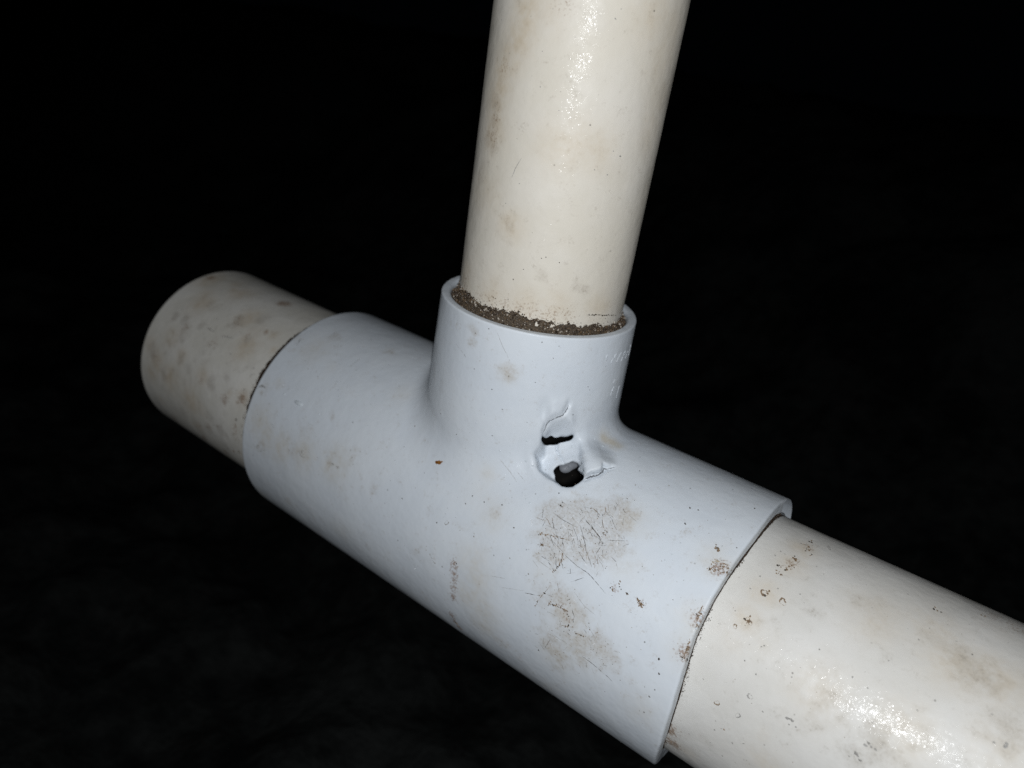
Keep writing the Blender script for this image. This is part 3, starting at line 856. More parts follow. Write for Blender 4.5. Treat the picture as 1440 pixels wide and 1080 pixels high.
# ------------------------------------------------------------------ the melted, torn spot at the crotch of the tee
def sd_poly(px, py, poly):
    v = np.array(poly, dtype=np.float32)
    d = np.full(px.shape, 1e9, dtype=np.float32)
    s = np.ones(px.shape, dtype=np.float32)
    n = len(v)
    for i in range(n):
        a, b = v[i], v[i - 1]
        ex, ey = b - a
        wx, wy = px - a[0], py - a[1]
        t = np.clip((wx * ex + wy * ey) / (ex * ex + ey * ey), 0, 1)
        bx, by = wx - ex * t, wy - ey * t
        d = np.minimum(d, bx * bx + by * by)
        c1 = py >= a[1]; c2 = py < b[1]; c3 = ex * wy > ey * wx
        flip = (c1 & c2 & c3) | (~c1 & ~c2 & ~c3)
        s = np.where(flip, -s, s)
    return s * np.sqrt(d)

def sd_line(px, py, pts):
    d = np.full(px.shape, 1e9, dtype=np.float32)
    for (ax_, ay_), (bx_, by_) in zip(pts[:-1], pts[1:]):
        ex, ey = bx_ - ax_, by_ - ay_
        wx, wy = px - ax_, py - ay_
        t = np.clip((wx * ex + wy * ey) / (ex * ex + ey * ey), 0, 1)
        d = np.minimum(d, (wx - ex * t) ** 2 + (wy - ey * t) ** 2)
    return np.sqrt(d)

def melt(x, y, z):
    """displacement (mm, outward positive) and hole distance of the torn spot"""
    qx, qy, qz = x - HC[0], y - HC[1], z - HC[2]
    u = qx * HU[0] + qy * HU[1] + qz * HU[2]
    v = qx * HV[0] + qy * HV[1] + qz * HV[2]
    w = qx * HN[0] + qy * HN[1] + qz * HN[2]
    u = u + 0.06 * np.sin(v * 2.7 + 1.0) + 0.02 * np.sin(v * 6.1)
    v = v + 0.06 * np.sin(u * 2.3) + 0.02 * np.sin(u * 5.3 + 2.0)
    near = (1 - sstep(15.0, 20.0, np.sqrt(u * u + (v - 3) ** 2))) * sstep(-14.0, -10.0, w)
    dd = sd_poly(u, v, DENT)
    # sunken pocket: a lip on the left and below, its floor rising smoothly to the right
    right = sstep(-5.5, 5.2, u - 0.10 * v)
    depth = 3.0 * (1 - right) * (1 - 0.85 * sstep(4.8, 8.8, v)) + 1.5 * (1 - sstep(-5.6, -3.0, v)) * (1 - sstep(1.5, 4.5, u))
    h = -depth * (1 - sstep(-2.0, 0.25, dd))
    # softly swollen plastic round the lip
    h = h + 0.30 * np.exp(-((dd - 0.9) / 1.2) ** 2) * (1 - sstep(0.0, 3.0, u))
    # the rolled-over tongue on the right, standing proud along its lower edge
    db = sd_poly(u, v, BULGE)
    fade = (1 - sstep(-3.0, 5.5, v)) * (1 - sstep(7.2, 12.0, u)) * sstep(0.8, 4.4, u)
    h = h + 2.1 * (1 - sstep(-0.6, 0.2, db)) * fade
    h = h + 1.2 * np.exp(-((u - 5.4) / 2.8) ** 2 - ((v - 0.8) / 5.0) ** 2)
    # undercut below the tongue
    h = h - 0.45 * np.exp(-((db - 0.45) / 0.4) ** 2) * (1 - sstep(-1.8, -1.0, v)) * sstep(3.0, 4.0, u) * (1 - sstep(8.5, 11.5, u))
    # lobe of sagging plastic above, and the crease under it
    dl = sd_poly(u, v, LOBE)
    h = h + 0.75 * (1 - sstep(-3.4, 0.4, dl)) * (1 - sstep(8.0, 12.5, v))
    h = h - 0.55 * np.exp(-(sd_line(u, v, CREASE) / 0.5) ** 2)
    h = h - 0.75 * np.exp(-(sd_line(u, v, FOLD) / 1.1) ** 2) * (1 - sstep(8.0, 11.5, v))
    h = h - 0.5 * np.exp(-(sd_line(u, v, CRACK) / 0.16) ** 2)
    # arched lip over the slit
    h = h + 0.5 * np.exp(-(((v - 7.7 + 0.05 * (u + 2) ** 2) / 0.9) ** 2)) * (1 - sstep(2.6, 4.2, np.abs(u + 2)))
    hole = np.minimum(sd_poly(u, v, SLIT), sd_poly(u, v, HOLE))
    hole = np.maximum(hole, -(w + 11.0))
    return h * near, hole, u, v, w

def inner_base(x, y, z):
    ai = np.hypot(y, z) - np.where((x < -28) | (x > 20), 30.1, 29.6)
    bi = np.hypot(x, y) - np.where(z > HR - 27, RSI, 19.0)
    bi = np.maximum(bi, -z)
    # bevelled mouth of the branch socket
    bi = np.minimum(bi, np.maximum(np.hypot(x, y) - (RSI + (z - HR + 0.7) * 0.5), HR - 2 - z))
    return np.minimum(ai, bi)

def tee_sdf(x, y, z, with_melt=True):
    o = outer_base(x, y, z)
    i = inner_base(x, y, z)
    if not with_melt:
        return smax(o, -i, 0.5)
    h, hole, u, v, w = melt(x, y, z)
    o = o - h
    # wall thinned to a skin round the tear
    thin = np.maximum(o + 1.25, np.sqrt(u * u + (v - 0.5) ** 2 + (w + 1) ** 2) - 10.5)
    i = np.minimum(i, thin)
    b = smax(o, -i, 0.5)
    return smax(b, -hole, 0.5)

def tee_points(P, melt_on=True):
    x, y, z = (P[:, 0].astype(np.float32), P[:, 1].astype(np.float32), P[:, 2].astype(np.float32))
    f = tee_sdf(x, y, z, False)
    if melt_on:
        near = np.linalg.norm(P - HC, axis=1) < 21
        near[near] = np.abs(outer_base(x[near], y[near], z[near])) < 6
        near |= (np.linalg.norm(P - HC, axis=1) < 21) & (f < 1)
        if near.any():
            f[near] = tee_sdf(x[near], y[near], z[near], True)
    return f

def spaced(lo, hi, fine, coarse_step, fine_ranges):
    """axis samples: coarse everywhere, fine in the given (a,b,step) ranges"""
    out = [lo]
    while out[-1] < hi:
        p = out[-1]
        st = coarse_step
        for a, b, s in fine_ranges:
            dist = max(a - p, p - b, 0)
            st = min(st, s + dist * 0.18)
        out.append(p + st)
    return np.array(out, dtype=np.float32)

def surface_nets(X, Y, Z, F):
    nx, ny, nz = F.shape
    S = F < 0
    cnt = np.zeros((nx - 1, ny - 1, nz - 1), dtype=np.int8)
    for a in (0, 1):
        for b in (0, 1):
            for c in (0, 1):
                cnt += S[a:nx - 1 + a, b:ny - 1 + b, c:nz - 1 + c]
    act = (cnt > 0) & (cnt < 8)
    ci = np.argwhere(act)
    vid = np.full(act.shape, -1, dtype=np.int32)
    vid[act] = np.arange(len(ci))
    acc = np.zeros((len(ci), 3)); num = np.zeros(len(ci))
    corners = [(a, b, c) for a in (0, 1) for b in (0, 1) for c in (0, 1)]
    for p in corners:
        for axis in range(3):
            if p[axis]: continue
            q = list(p); q[axis] = 1
            f0 = F[ci[:, 0] + p[0], ci[:, 1] + p[1], ci[:, 2] + p[2]]
            f1 = F[ci[:, 0] + q[0], ci[:, 1] + q[1], ci[:, 2] + q[2]]
            cr = (f0 < 0) != (f1 < 0)
            t = np.where(cr, f0 / np.where(cr, f0 - f1, 1), 0)
            p0 = np.stack([X[ci[:, 0] + p[0]], Y[ci[:, 1] + p[1]], Z[ci[:, 2] + p[2]]], 1)
            p1 = np.stack([X[ci[:, 0] + q[0]], Y[ci[:, 1] + q[1]], Z[ci[:, 2] + q[2]]], 1)
            acc += np.where(cr[:, None], p0 + (p1 - p0) * t[:, None], 0)
            num += cr
    V = acc / num[:, None]
    quads = []
    # x edges
    for axis in range(3):
        sl0 = [slice(1, -1)] * 3; sl1 = [slice(1, -1)] * 3
        sl0[axis] = slice(0, -1); sl1[axis] = slice(1, None)
        s0, s1 = S[tuple(sl0)], S[tuple(sl1)]
        e = np.argwhere(s0 != s1)
        flip = s1[tuple(e.T)]
        base = e.copy()
        o1, o2 = [(1, 2), (2, 0), (0, 1)][axis]
        base[:, o1] += 1; base[:, o2] += 1
        def cell(d1, d2):
            k = base.copy(); k[:, o1] += d1; k[:, o2] += d2
            return vid[k[:, 0], k[:, 1], k[:, 2]]
        q = np.stack([cell(-1, -1), cell(0, -1), cell(0, 0), cell(-1, 0)], 1)
        q[flip] = q[flip][:, ::-1]
        quads.append(q)
    return V, np.concatenate(quads)

def grad_of(fn, P, e=0.03):
    g = np.zeros_like(P)
    for a in range(3):
        d = np.zeros(3); d[a] = e
        g[:, a] = (fn(P + d) - fn(P - d)) / (2 * e)
    return g

fx = [(8, 35, 0.23), (XL - 0.4, XL + 0.8, 0.3), (XR - 0.8, XR + 0.4, 0.3)]
fy = [(-26, -4, 0.23)]
fz = [(25, 48, 0.23), (HR - 2.2, HR + 0.4, 0.28)]
AX = spaced(XL - 1.5, XR + 1.5, 0, 1.0, fx)
AY = spaced(-RM - 1.5, RM + 1.5, 0, 1.0, fy)
AZ = spaced(-RM - 1.5, HR + 1.5, 0, 1.0, fz)
F = np.empty((len(AX), len(AY), len(AZ)), dtype=np.float32)
YY, ZZ = np.meshgrid(AY, AZ, indexing='ij')
for i, xv in enumerate(AX):
    P = np.stack([np.full(YY.size, xv, dtype=np.float32), YY.ravel(), ZZ.ravel()], 1)
    F[i] = tee_points(P).reshape(YY.shape)
TV, TQ = surface_nets(AX, AY, AZ, F)
del F
for it in range(4):
    f0 = tee_points(TV)
    g = grad_of(tee_points, TV)
    g2 = np.maximum((g * g).sum(1), 0.15)
    step = -(f0 / g2)[:, None] * g
    ln = np.linalg.norm(step, axis=1)
    step *= np.minimum(1, 0.12 / np.maximum(ln, 1e-9))[:, None]
    TV = TV + step
TN = grad_of(tee_points, TV, 0.05)
TN /= np.maximum(np.linalg.norm(TN, axis=1), 1e-9)[:, None]
# the melted plastic has flowed smooth: relax the mesh round the tear and take its own normals there
nearm = np.linalg.norm(TV - HC, axis=1) < 19
nb_a = np.concatenate([TQ[:, 0], TQ[:, 1], TQ[:, 2], TQ[:, 3]]); nb_b = np.concatenate([TQ[:, 1], TQ[:, 2], TQ[:, 3], TQ[:, 0]])
ea = np.concatenate([nb_a, nb_b]); eb_ = np.concatenate([nb_b, nb_a])
keep = nearm[ea] & nearm[eb_]
ea, eb_ = ea[keep], eb_[keep]
deg = np.maximum(np.bincount(ea, minlength=len(TV)), 1)
for lam_ in (0.45, 0.45, 0.45):
    acc = np.stack([np.bincount(ea, weights=TV[eb_, k], minlength=len(TV)) for k in range(3)], 1) / deg[:, None]
    TV[nearm] += lam_ * (acc - TV)[nearm]
fn_ = np.cross(TV[TQ[:, 2]] - TV[TQ[:, 0]], TV[TQ[:, 3]] - TV[TQ[:, 1]])
vn_ = np.stack([sum(np.bincount(TQ[:, j], weights=fn_[:, k], minlength=len(TV)) for j in range(4)) for k in range(3)], 1)
vn_ /= np.maximum(np.linalg.norm(vn_, axis=1), 1e-12)[:, None]
for _ in range(2):
    acc = np.stack([np.bincount(ea, weights=vn_[eb_, k], minlength=len(TV)) for k in range(3)], 1) / deg[:, None]
    vn_[nearm] = 0.5 * vn_[nearm] + 0.5 * acc[nearm]
vn_ /= np.maximum(np.linalg.norm(vn_, axis=1), 1e-12)[:, None]
wn = (1 - sstep(15.5, 18.5, np.linalg.norm(TV - HC, axis=1)))[:, None]
TN = TN * (1 - wn) + vn_ * wn
TN /= np.maximum(np.linalg.norm(TN, axis=1), 1e-9)[:, None]

# ------------------------------------------------------------------ pipe surfaces
def bend(x):
    t = np.clip((x - 48.0) / 40.0, 0, 1)
    return 40 * (t ** 3 - t ** 4 / 2) + np.maximum(x - 88.0, 0)
RIS_A = np.array([-0.001, -0.006, 1.0]); RIS_A /= np.linalg.norm(RIS_A)
RIS_0 = np.array([0.19, 0.10, HR]); RIS_R = 19.839
def s_tee(P):
    near = np.linalg.norm(P - HC, axis=1) < 24
    f = outer_base(P[:, 0], P[:, 1], P[:, 2])
    if near.any():
        f[near] = f[near] - melt(P[near, 0], P[near, 1], P[near, 2])[0]
    return f
def s_run(P): return np.hypot(P[:, 1] + 0.032 * bend(P[:, 0]), P[:, 2] - 0.024 * bend(P[:, 0])) - RPIPE
def s_stub(P): return np.hypot(P[:, 1] - 0.12, P[:, 2] + 0.30) - RPIPE
def s_ris(P):
    q = P - RIS_0
    return np.linalg.norm(q - np.outer(q @ RIS_A, RIS_A), axis=1) - RIS_R
SURF = dict(t=s_tee, r=s_run, s=s_stub, b=s_ris)

def stain_attr(P, N, s):
    out = np.zeros((len(P), 3))
    for (su, ch, r, st, c) in STAIN:
        if su != s: continue
        d2 = ((P - np.array(c)) ** 2).sum(1)
        near = d2 < (2.5 * r) ** 2
        out[near, ch] = np.maximum(out[near, ch], st * np.exp(-d2[near] / (r * r) * 1.1))
    return out

# faint uneven soiling over the whole of each fitting
for k in range(70):
    th_ = rng.uniform(2.0, 4.2)
    STAIN.append(('t', 1 if rng.random() < 0.75 else 0, rng.uniform(1.5, 5.0), rng.uniform(0.2, 0.5), (rng.uniform(XL + 3, XR - 3), RM * math.cos(th_), RM * math.sin(th_))))
for k in range(90):
    th_ = rng.uniform(1.5, 4.4)
    STAIN.append(('s', rng.choice([0, 1, 1, 2]), rng.uniform(0.8, 3.6), rng.uniform(0.4, 0.95), (rng.uniform(-130, -72), RPIPE * math.cos(th_), RPIPE * math.sin(th_))))
for k in range(40):
    th_ = rng.uniform(1.5, 4.4)
    STAIN.append(('r', rng.choice([0, 1]), rng.uniform(1.5, 5.0), rng.uniform(0.25, 0.55), (rng.uniform(68, 140), RPIPE * math.cos(th_), RPIPE * math.sin(th_))))

# ---- the tee
tee = bpy.data.objects.new("pipe_tee", None)
scene.collection.objects.link(tee)
tag(tee, "bluish white plastic pipe tee with a melted torn hole at its crotch", "pipe tee")
tee_me = np_mesh("tee_body", TV, TQ, True, TN)
set_color_attr(tee_me, "stain", stain_attr(TV, TN, 't'))
tee_body = link("tee_body", tee_me, [M_TEE, M_INSIDE], tee)
# the inside of the fitting gets a near-black material
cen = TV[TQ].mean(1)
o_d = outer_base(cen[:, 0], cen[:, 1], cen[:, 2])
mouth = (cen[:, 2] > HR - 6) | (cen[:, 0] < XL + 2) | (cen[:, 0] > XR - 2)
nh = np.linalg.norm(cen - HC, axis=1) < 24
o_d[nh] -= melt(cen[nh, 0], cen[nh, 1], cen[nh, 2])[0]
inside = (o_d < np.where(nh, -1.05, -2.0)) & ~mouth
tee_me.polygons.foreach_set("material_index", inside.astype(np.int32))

# ---- pipes
def tube(name, centre, direction_frames, r_out, wall, ts, nseg, s, mat, jag=None):
    """centre(t)->(n,3); frames(t)->two (n,3) arrays"""
    C = centre(ts); A, B = direction_frames(ts)
    th = np.linspace(0, 2 * np.pi, nseg, endpoint=False)
    dirs = A[:, None, :] * np.cos(th)[None, :, None] + B[:, None, :] * np.sin(th)[None, :, None]
    n = len(ts)
    rprof = np.full(n, r_out); rprof[0] -= 0.35; rprof[-1] -= 0.35
    O = C[:, None, :] + dirs * rprof[:, None, None]
    I = C[:, None, :] + dirs * (r_out - wall)
    V = np.concatenate([O.reshape(-1, 3), I.reshape(-1, 3)])
    idx = np.arange(n * nseg).reshape(n, nseg)
    def strip(a, flip):
        q = np.stack([a[:-1], np.roll(a[:-1], -1, 1), np.roll(a[1:], -1, 1), a[1:]], -1).reshape(-1, 4)
        return q[:, ::-1] if flip else q
    f_out = strip(idx, False); f_in = strip(idx + n * nseg, True)
    e0 = np.stack([idx[0], idx[0] + n * nseg, np.roll(idx[0], -1) + n * nseg, np.roll(idx[0], -1)], -1)
    e1 = np.stack([idx[-1], np.roll(idx[-1], -1), np.roll(idx[-1], -1) + n * nseg, idx[-1] + n * nseg], -1)
    me = np_mesh(name, V, np.concatenate([f_out, f_in, e0, e1]))
    set_color_attr(me, "stain", stain_attr(V, None, s))
    o = link(name, me, [mat, M_INSIDE])
    mi = np.zeros(len(me.polygons), dtype=np.int32)
    mi[len(f_out):len(f_out) + len(f_in)] = 1
    me.polygons.foreach_set("material_index", mi)
    return o

def tsamples(lo, hi, a, b, fine, coarse):
    t = [lo, lo + 0.35]
    while t[-1] < hi:
        d = max(a - t[-1], t[-1] - b, 0)
        t.append(t[-1] + min(coarse, fine + 0.1 * d))
    t[-1] = hi; t[-2] = min(t[-2], hi - 0.4)
    return np.array(t)

ux = np.cross([0, 1, 0], RIS_A); ux /= np.linalg.norm(ux); uy = np.cross(RIS_A, ux)
riser = tube("plastic_pipe", lambda t: RIS_0 + np.outer(t, RIS_A), lambda t: (np.tile(ux, (len(t), 1)), np.tile(uy, (len(t), 1))),
             RIS_R, 3.2, tsamples(-15, 190, -12, 70, 0.5, 6), 256, 'b', M_RISER)
tag(riser, "cream upright pipe with soil packed round its foot, standing in the branch socket", "pipe", group="plastic pipes joined by the tee")
def run_c(t): return np.stack([t, -0.032 * bend(t), 0.024 * bend(t)], 1)
run = tube("plastic_pipe", run_c, lambda t: (np.tile([0, 1.0, 0], (len(t), 1)), np.tile([0, 0, 1.0], (len(t), 1))),
           RPIPE, 3.9, tsamples(28, 340, 55, 140, 0.55, 6), 320, 'r', M_RUN)
tag(run, "thick off-white pipe with brown ring stains running to the lower right", "pipe", group="plastic pipes joined by the tee")
stub = tube("plastic_pipe", lambda t: np.stack([t, 0 * t + 0.12, 0 * t - 0.30], 1), lambda t: (np.tile([0, 1.0, 0], (len(t), 1)), np.tile([0, 0, 1.0], (len(t), 1))),
            RPIPE, 3.9, tsamples(-131.1, -34, -130, -68, 0.6, 3), 256, 's', M_STUB)
tag(stub, "short blotchy dirty pipe stub with a cut end, at the far left of the tee", "pipe", group="plastic pipes joined by the tee")
OWNER = dict(t=tee, r=run, s=stub, b=riser)

# ------------------------------------------------------------------ marks that sit on the surfaces
def conform(P, s, off):
    P = np.array(P, dtype=float)
    fn = SURF[s]
    for _ in range(4):
        g = grad_of(fn, P, 0.05); g /= np.maximum(np.linalg.norm(g, axis=1), 1e-9)[:, None]
        P = P - np.clip(fn(P), -0.6, 0.6)[:, None] * g * 0.9
    return P + g * off, g

class Bag:
    def __init__(self): self.queue = []; self.v = []; self.f3 = []; self.m = []; self.n = 0
    def add(self, V, T, mi):
        T = np.asarray(T); self.v.append(V); self.f3.append(T + self.n); self.m.append(np.full(len(T), mi)); self.n += len(V)
    def build(self, name, mats, parent, smooth=True):
        me = np_mesh(name, np.concatenate(self.v), np.concatenate(self.f3), smooth)
        o = link(name, me, mats, parent)
        me.polygons.foreach_set("material_index", np.concatenate(self.m).astype(np.int32))
        return o

def ribbon(bag, s, pts, width, col, lift=0.02, rough=0.5, step=0.35, broken=0.0, base=0.006):
    pts = np.array(pts, dtype=float)
    seg = np.linalg.norm(np.diff(pts, axis=0), axis=1); L = np.concatenate([[0], np.cumsum(seg)])
    if L[-1] < 0.05: return
    n = max(3, int(L[-1] / step) + 2)
    t = np.linspace(0, L[-1], n)
    P = np.stack([np.interp(t, L, pts[:, k]) for k in range(3)], 1)
    P[1:-1] += rng.normal(0, width * 0.22, (n - 2, 3))
    C, G = conform(P, s, 0.0)
    T = np.gradient(C, axis=0); T /= np.maximum(np.linalg.norm(T, axis=1), 1e-9)[:, None]
    B = np.cross(G, T); B /= np.maximum(np.linalg.norm(B, axis=1), 1e-9)[:, None]
    taper = np.sin(np.pi * np.clip((np.arange(n) + 0.35) / (n - 0.3), 0, 1)) ** 0.45
    w = width * 0.5 * taper * (1 + rough * rng.uniform(-0.8, 0.6, n))
    if broken: w = np.where(rng.random(n) < broken, w * 0.12, w)
    V = np.concatenate([C + B * w[:, None] + G * base, C + G * lift, C - B * w[:, None] + G * base])
    i = np.arange(n - 1)
    T3 = np.concatenate([np.stack([i, i + n, i + 1], 1), np.stack([i + 1, i + n, i + n + 1], 1),
                         np.stack([i + n, i + 2 * n, i + n + 1], 1), np.stack([i + n + 1, i + 2 * n, i + 2 * n + 1], 1)])
    bag.add(V, T3[:, ::-1] if np.dot(np.cross(V[n] - V[0], V[1] - V[0]), G[0]) < 0 else T3, col)

def frame_at(c, s):
    C, G = conform(np.array([c]), s, 0.0)
    g = G[0]; a = np.cross(g, [0.3, 0.2, 0.9]); a /= np.linalg.norm(a); b = np.cross(g, a)
    return C[0], g, a, b

def crumb(bag, s, c, r, col, h=0.25):
    bag.queue.append((np.array(c, dtype=float), r, col, h))

def flush_crumbs(bag, s):
    if not bag.queue: return
    C, G = conform(np.stack([q[0] for q in bag.queue]), s, 0.0)
    n = 9; i = np.arange(n); j = (i + 1) % n
    T3 = np.concatenate([np.stack([i, j, i + n], 1), np.stack([j, j + n, i + n], 1), np.stack([i + n, j + n, np.full(n, 2 * n)], 1)])
    for (c, r, col, h), c0, g in zip(bag.queue, C, G):
        a = np.cross(g, [0.3, 0.2, 0.9]); a /= np.linalg.norm(a); b = np.cross(g, a)
        th = np.linspace(0, 2 * np.pi, n, endpoint=False) + rng.random() * 6
        asp = rng.uniform(0.5, 1.0); rr = r * rng.uniform(0.55, 1.25, n)
        P = c0 + a * (np.cos(th) * rr)[:, None] + b * (np.sin(th) * rr * asp)[:, None]
        bag.add(np.concatenate([P - g * 0.01, c0 + (P - c0) * 0.5 + g * (r * h), [c0 + g * r * h * 1.1]]), T3, col)
    bag.queue = []

def ringmark(bag, s, c, r, w, col):
    c0, g, a, b = frame_at(c, s)
    n = 22; th = np.linspace(0, 2 * np.pi, n, endpoint=False); ph = rng.random() * 6
    rr = r * (1 + 0.16 * np.sin(2 * th + ph) + 0.10 * np.sin(3 * th + 2 * ph) + 0.07 * rng.normal(0, 1, n)); ww = np.maximum(w * 0.55 * (0.55 + 0.6 * np.sin(th + ph) + 0.35 * rng.normal(0, 1, n)), 0.015)
    P = lambda q: c0 + a * (np.cos(th) * q)[:, None] + b * (np.sin(th) * q)[:, None]
    O1, _ = conform(P(rr + ww), s, 0.006); M1, _ = conform(P(rr), s, 0.05); I1, _ = conform(P(rr - ww), s, 0.006)
    V = np.concatenate([O1, M1, I1]); i = np.arange(n); j = (i + 1) % n
    T3 = np.concatenate([np.stack([i, j, i + n], 1), np.stack([j, j + n, i + n], 1), np.stack([i + n, j + n, i + 2 * n], 1), np.stack([j + n, j + 2 * n, i + 2 * n], 1)])
    bag.add(V, T3, col)

for s in 'trsb':
    sb = Bag(); cb = Bag()
    for (su, w, col, pts) in SCRATCH:
        if su != s: continue
        if col == 1 or w > 0.28:      # crusty residue: a broken streak of crumbs
            P = np.array(pts); 
            for _ in range(int(5 + 10 * w)):
                k = rng.integers(0, len(P) - 1); q = P[k] + (P[k + 1] - P[k]) * rng.random() + rng.normal(0, w * 0.7, 3)
                crumb(cb, s, q, rng.uniform(0.10, 0.26), col if rng.random() < 0.75 else 0, 0.3)
            ribbon(sb, s, pts, w * 0.7, col, 0.03, 0.9, 0.25, 0.35)
        else:
            ribbon(sb, s, pts, w * 0.8, col, 0.012, 0.6, 0.4, 0.12)
    for (su, r, col, c) in SPECK:
        if su == s:
            if r >= 0.4:
                for _ in range(4):
                    crumb(cb, s, np.array(c) + rng.normal(0, r * 0.6, 3), rng.uniform(0.12, 0.3) * r / 0.5, col if (col == 3 or rng.random() < 0.7) else 0, 0.25)
            else:
                crumb(cb, s, c, r * 0.75, col, 0.3)
    for (su, r, w, col, c) in RINGMARK:
        if su == s: ringmark(cb, s, c, r * 0.8, w, col)
    if s == 't':
        # fine hatch of scratches and dirt inside the two worn patches
        patch = [np.array(c) for (su, ch, r, st, c) in STAIN if su == 't' and ch == 1 and r >= 4.5]
        for k in range(150):
            c = patch[rng.integers(len(patch))] + rng.normal(0, 2.2, 3)
            d = rng.normal(0, 1, 3) * np.array([1, .8, .8]) + np.array([0.9, -0.3, -0.5])
            d /= np.linalg.norm(d); L = rng.uniform(0.4, 2.6)
            ribbon(sb, s, [c, c + d * L * 0.5, c + d * L], rng.uniform(0.04, 0.09), [0, 3, 3, 1, 4][rng.integers(5)], 0.01, 0.6, 0.3, 0.15)
        for k in range(420):
            c = patch[rng.integers(len(patch))] + rng.normal(0, 2.3, 3)
            crumb(cb, s, c, rng.uniform(0.05, 0.14), [0, 1, 1, 3][rng.integers(4)], 0.2)
    if s == 't':
        # dark ribbons painting the shade in the crease, crack and tongue gap
        def on_tee(uvs):
            out_ = []
            for (uu, vv) in uvs:
                ws = np.linspace(9, -9, 721)
                Pq = HC + HU * uu + HV * vv + ws[:, None] * HN
                fq = s_tee(Pq)
                kq = int(np.argmax(fq < 0))
                out_.append(Pq[kq])
            return out_
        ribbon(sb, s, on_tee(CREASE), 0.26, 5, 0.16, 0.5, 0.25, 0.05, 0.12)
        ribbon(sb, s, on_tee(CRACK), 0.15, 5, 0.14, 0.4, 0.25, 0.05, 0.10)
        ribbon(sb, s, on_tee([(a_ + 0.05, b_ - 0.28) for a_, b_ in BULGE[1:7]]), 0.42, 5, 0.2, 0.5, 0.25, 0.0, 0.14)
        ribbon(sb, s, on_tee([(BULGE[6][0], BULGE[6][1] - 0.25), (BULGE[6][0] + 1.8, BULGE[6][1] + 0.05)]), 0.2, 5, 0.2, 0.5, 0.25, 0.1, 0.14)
        for k in range(110):
            c = patch[rng.integers(12)] + rng.normal(0, 1.6, 3)
            d = np.array([0.75, -0.25, -0.6]) + rng.normal(0, 0.35, 3); d /= np.linalg.norm(d); L = rng.uniform(0.6, 3.2)
            ribbon(sb, s, [c, c + d * L * 0.5 + rng.normal(0, 0.1, 3), c + d * L], rng.uniform(0.05, 0.12), [0, 0, 1, 3, 4][rng.integers(5)], 0.01, 0.6, 0.3, 0.12)
    pts_all = {'t': 480, 'r': 200, 's': 60, 'b': 90}[s]
    for k in range(pts_all):          # stray specks all over
        if s == 't': th = rng.uniform(1.9, 4.3); c = np.array([rng.uniform(XL + 2, XR - 2), RM * math.cos(th), RM * math.sin(th)])
        elif s == 'r': th = rng.uniform(1.6, 4.3); c = np.array([rng.uniform(64, 135), RPIPE * math.cos(th), RPIPE * math.sin(th)])
        elif s == 's': th = rng.uniform(1.6, 4.3); c = np.array([rng.uniform(-129, -72), RPIPE * math.cos(th), RPIPE * math.sin(th)])
        else: th = rng.uniform(0, 6.283); c = RIS_0 + RIS_A * rng.uniform(2, 75) + RIS_R * (ux * math.cos(th) + uy * math.sin(th))
        crumb(cb, s, c, rng.uniform(0.04, 0.13), [0, 3, 3, 1][rng.integers(4)], 0.25)
    if sb.n: tag(sb.build("scratch_and_shade_marks", M_MARK, OWNER[s]), kind="stuff")  # on the tee this also holds the painted crevice shade
    flush_crumbs(cb, s)
    if cb.n: tag(cb.build("grime_specks", M_MARK, OWNER[s]), kind="stuff")

# raised lettering strokes on the far side of the branch socket
eb = Bag()
for st in EMBOSS:
    ribbon(eb, 't', st, 0.55, 0, 0.15, 0.1, 0.3)
eb.build("embossed_lettering", [M_TEE], tee)

# ------------------------------------------------------------------ soil packed round the foot of the upright pipe
def grain_bag(bag, centres, sizes):
    ico = np.array([(0, 0, 1), (.894, 0, .447), (.276, .851, .447), (-.724, .526, .447), (-.724, -.526, .447), (.276, -.851, .447),
                    (.724, .526, -.447), (-.276, .851, -.447), (-.894, 0, -.447), (-.276, -.851, -.447), (.724, -.526, -.447), (0, 0, -1)])
    tri = np.array([(0,1,2),(0,2,3),(0,3,4),(0,4,5),(0,5,1),(1,6,2),(2,7,3),(3,8,4),(4,9,5),(5,10,1),(6,7,2),(7,8,3),(8,9,4),(9,10,5),(10,6,1),(11,7,6),(11,8,7),(11,9,8),(11,10,9),(11,6,10)])
    for c, r in zip(centres, sizes):
        a = rng.normal(0, 1, (3, 3)); q, _ = np.linalg.qr(a)
        V = (ico * rng.uniform(0.75, 1.2, (12, 1)) * rng.uniform(0.6, 1.25, 3)) @ q * r + c
        u = rng.random()
        bag.add(V, tri, 0 if u < 0.58 else (1 if u < 0.92 else 2))

sx_, sy_ = np.array([1.0, 0, 0]), np.array([0, 1.0, 0])
nt, nr = 260, 12
th = np.linspace(0, 2 * np.pi, nt, endpoint=False)
cx = np.stack([np.cos(th), np.sin(th), 0 * th], 1)
bank = 0.5 + 0.45 * vnoise(cx, 2.2, 11) + 0.45 * vnoise(cx, 6.5, 12) + 0.35 * vnoise(cx, 17, 13)   # how far soil climbs the pipe
lean = 0.5 + 0.5 * np.cos(th - math.radians(270))
climb = np.clip(0.2 + 2.9 * lean * (0.6 + 0.5 * bank) + 0.5 * vnoise(cx, 30, 14), 0.4, 6.0)
V = []
for i in range(nr + 1):
    t = i / nr
    zz = HR - 1.7 + (climb + 1.2) * t ** 1.2
    lo = np.stack([np.cos(th) * (RSI + 0.3), np.sin(th) * (RSI + 0.3), zz], 1)
    q_ = lo - RIS_0; al = q_ @ RIS_A; rad = q_ - np.outer(al, RIS_A); rad /= np.linalg.norm(rad, axis=1)[:, None]
    on = RIS_0 + np.outer(al, RIS_A) + rad * (RIS_R + 0.10 - 0.16 * (i == nr))
    V.append(lo + (on - lo) * min(1.0, t * 1.5) ** 0.8)
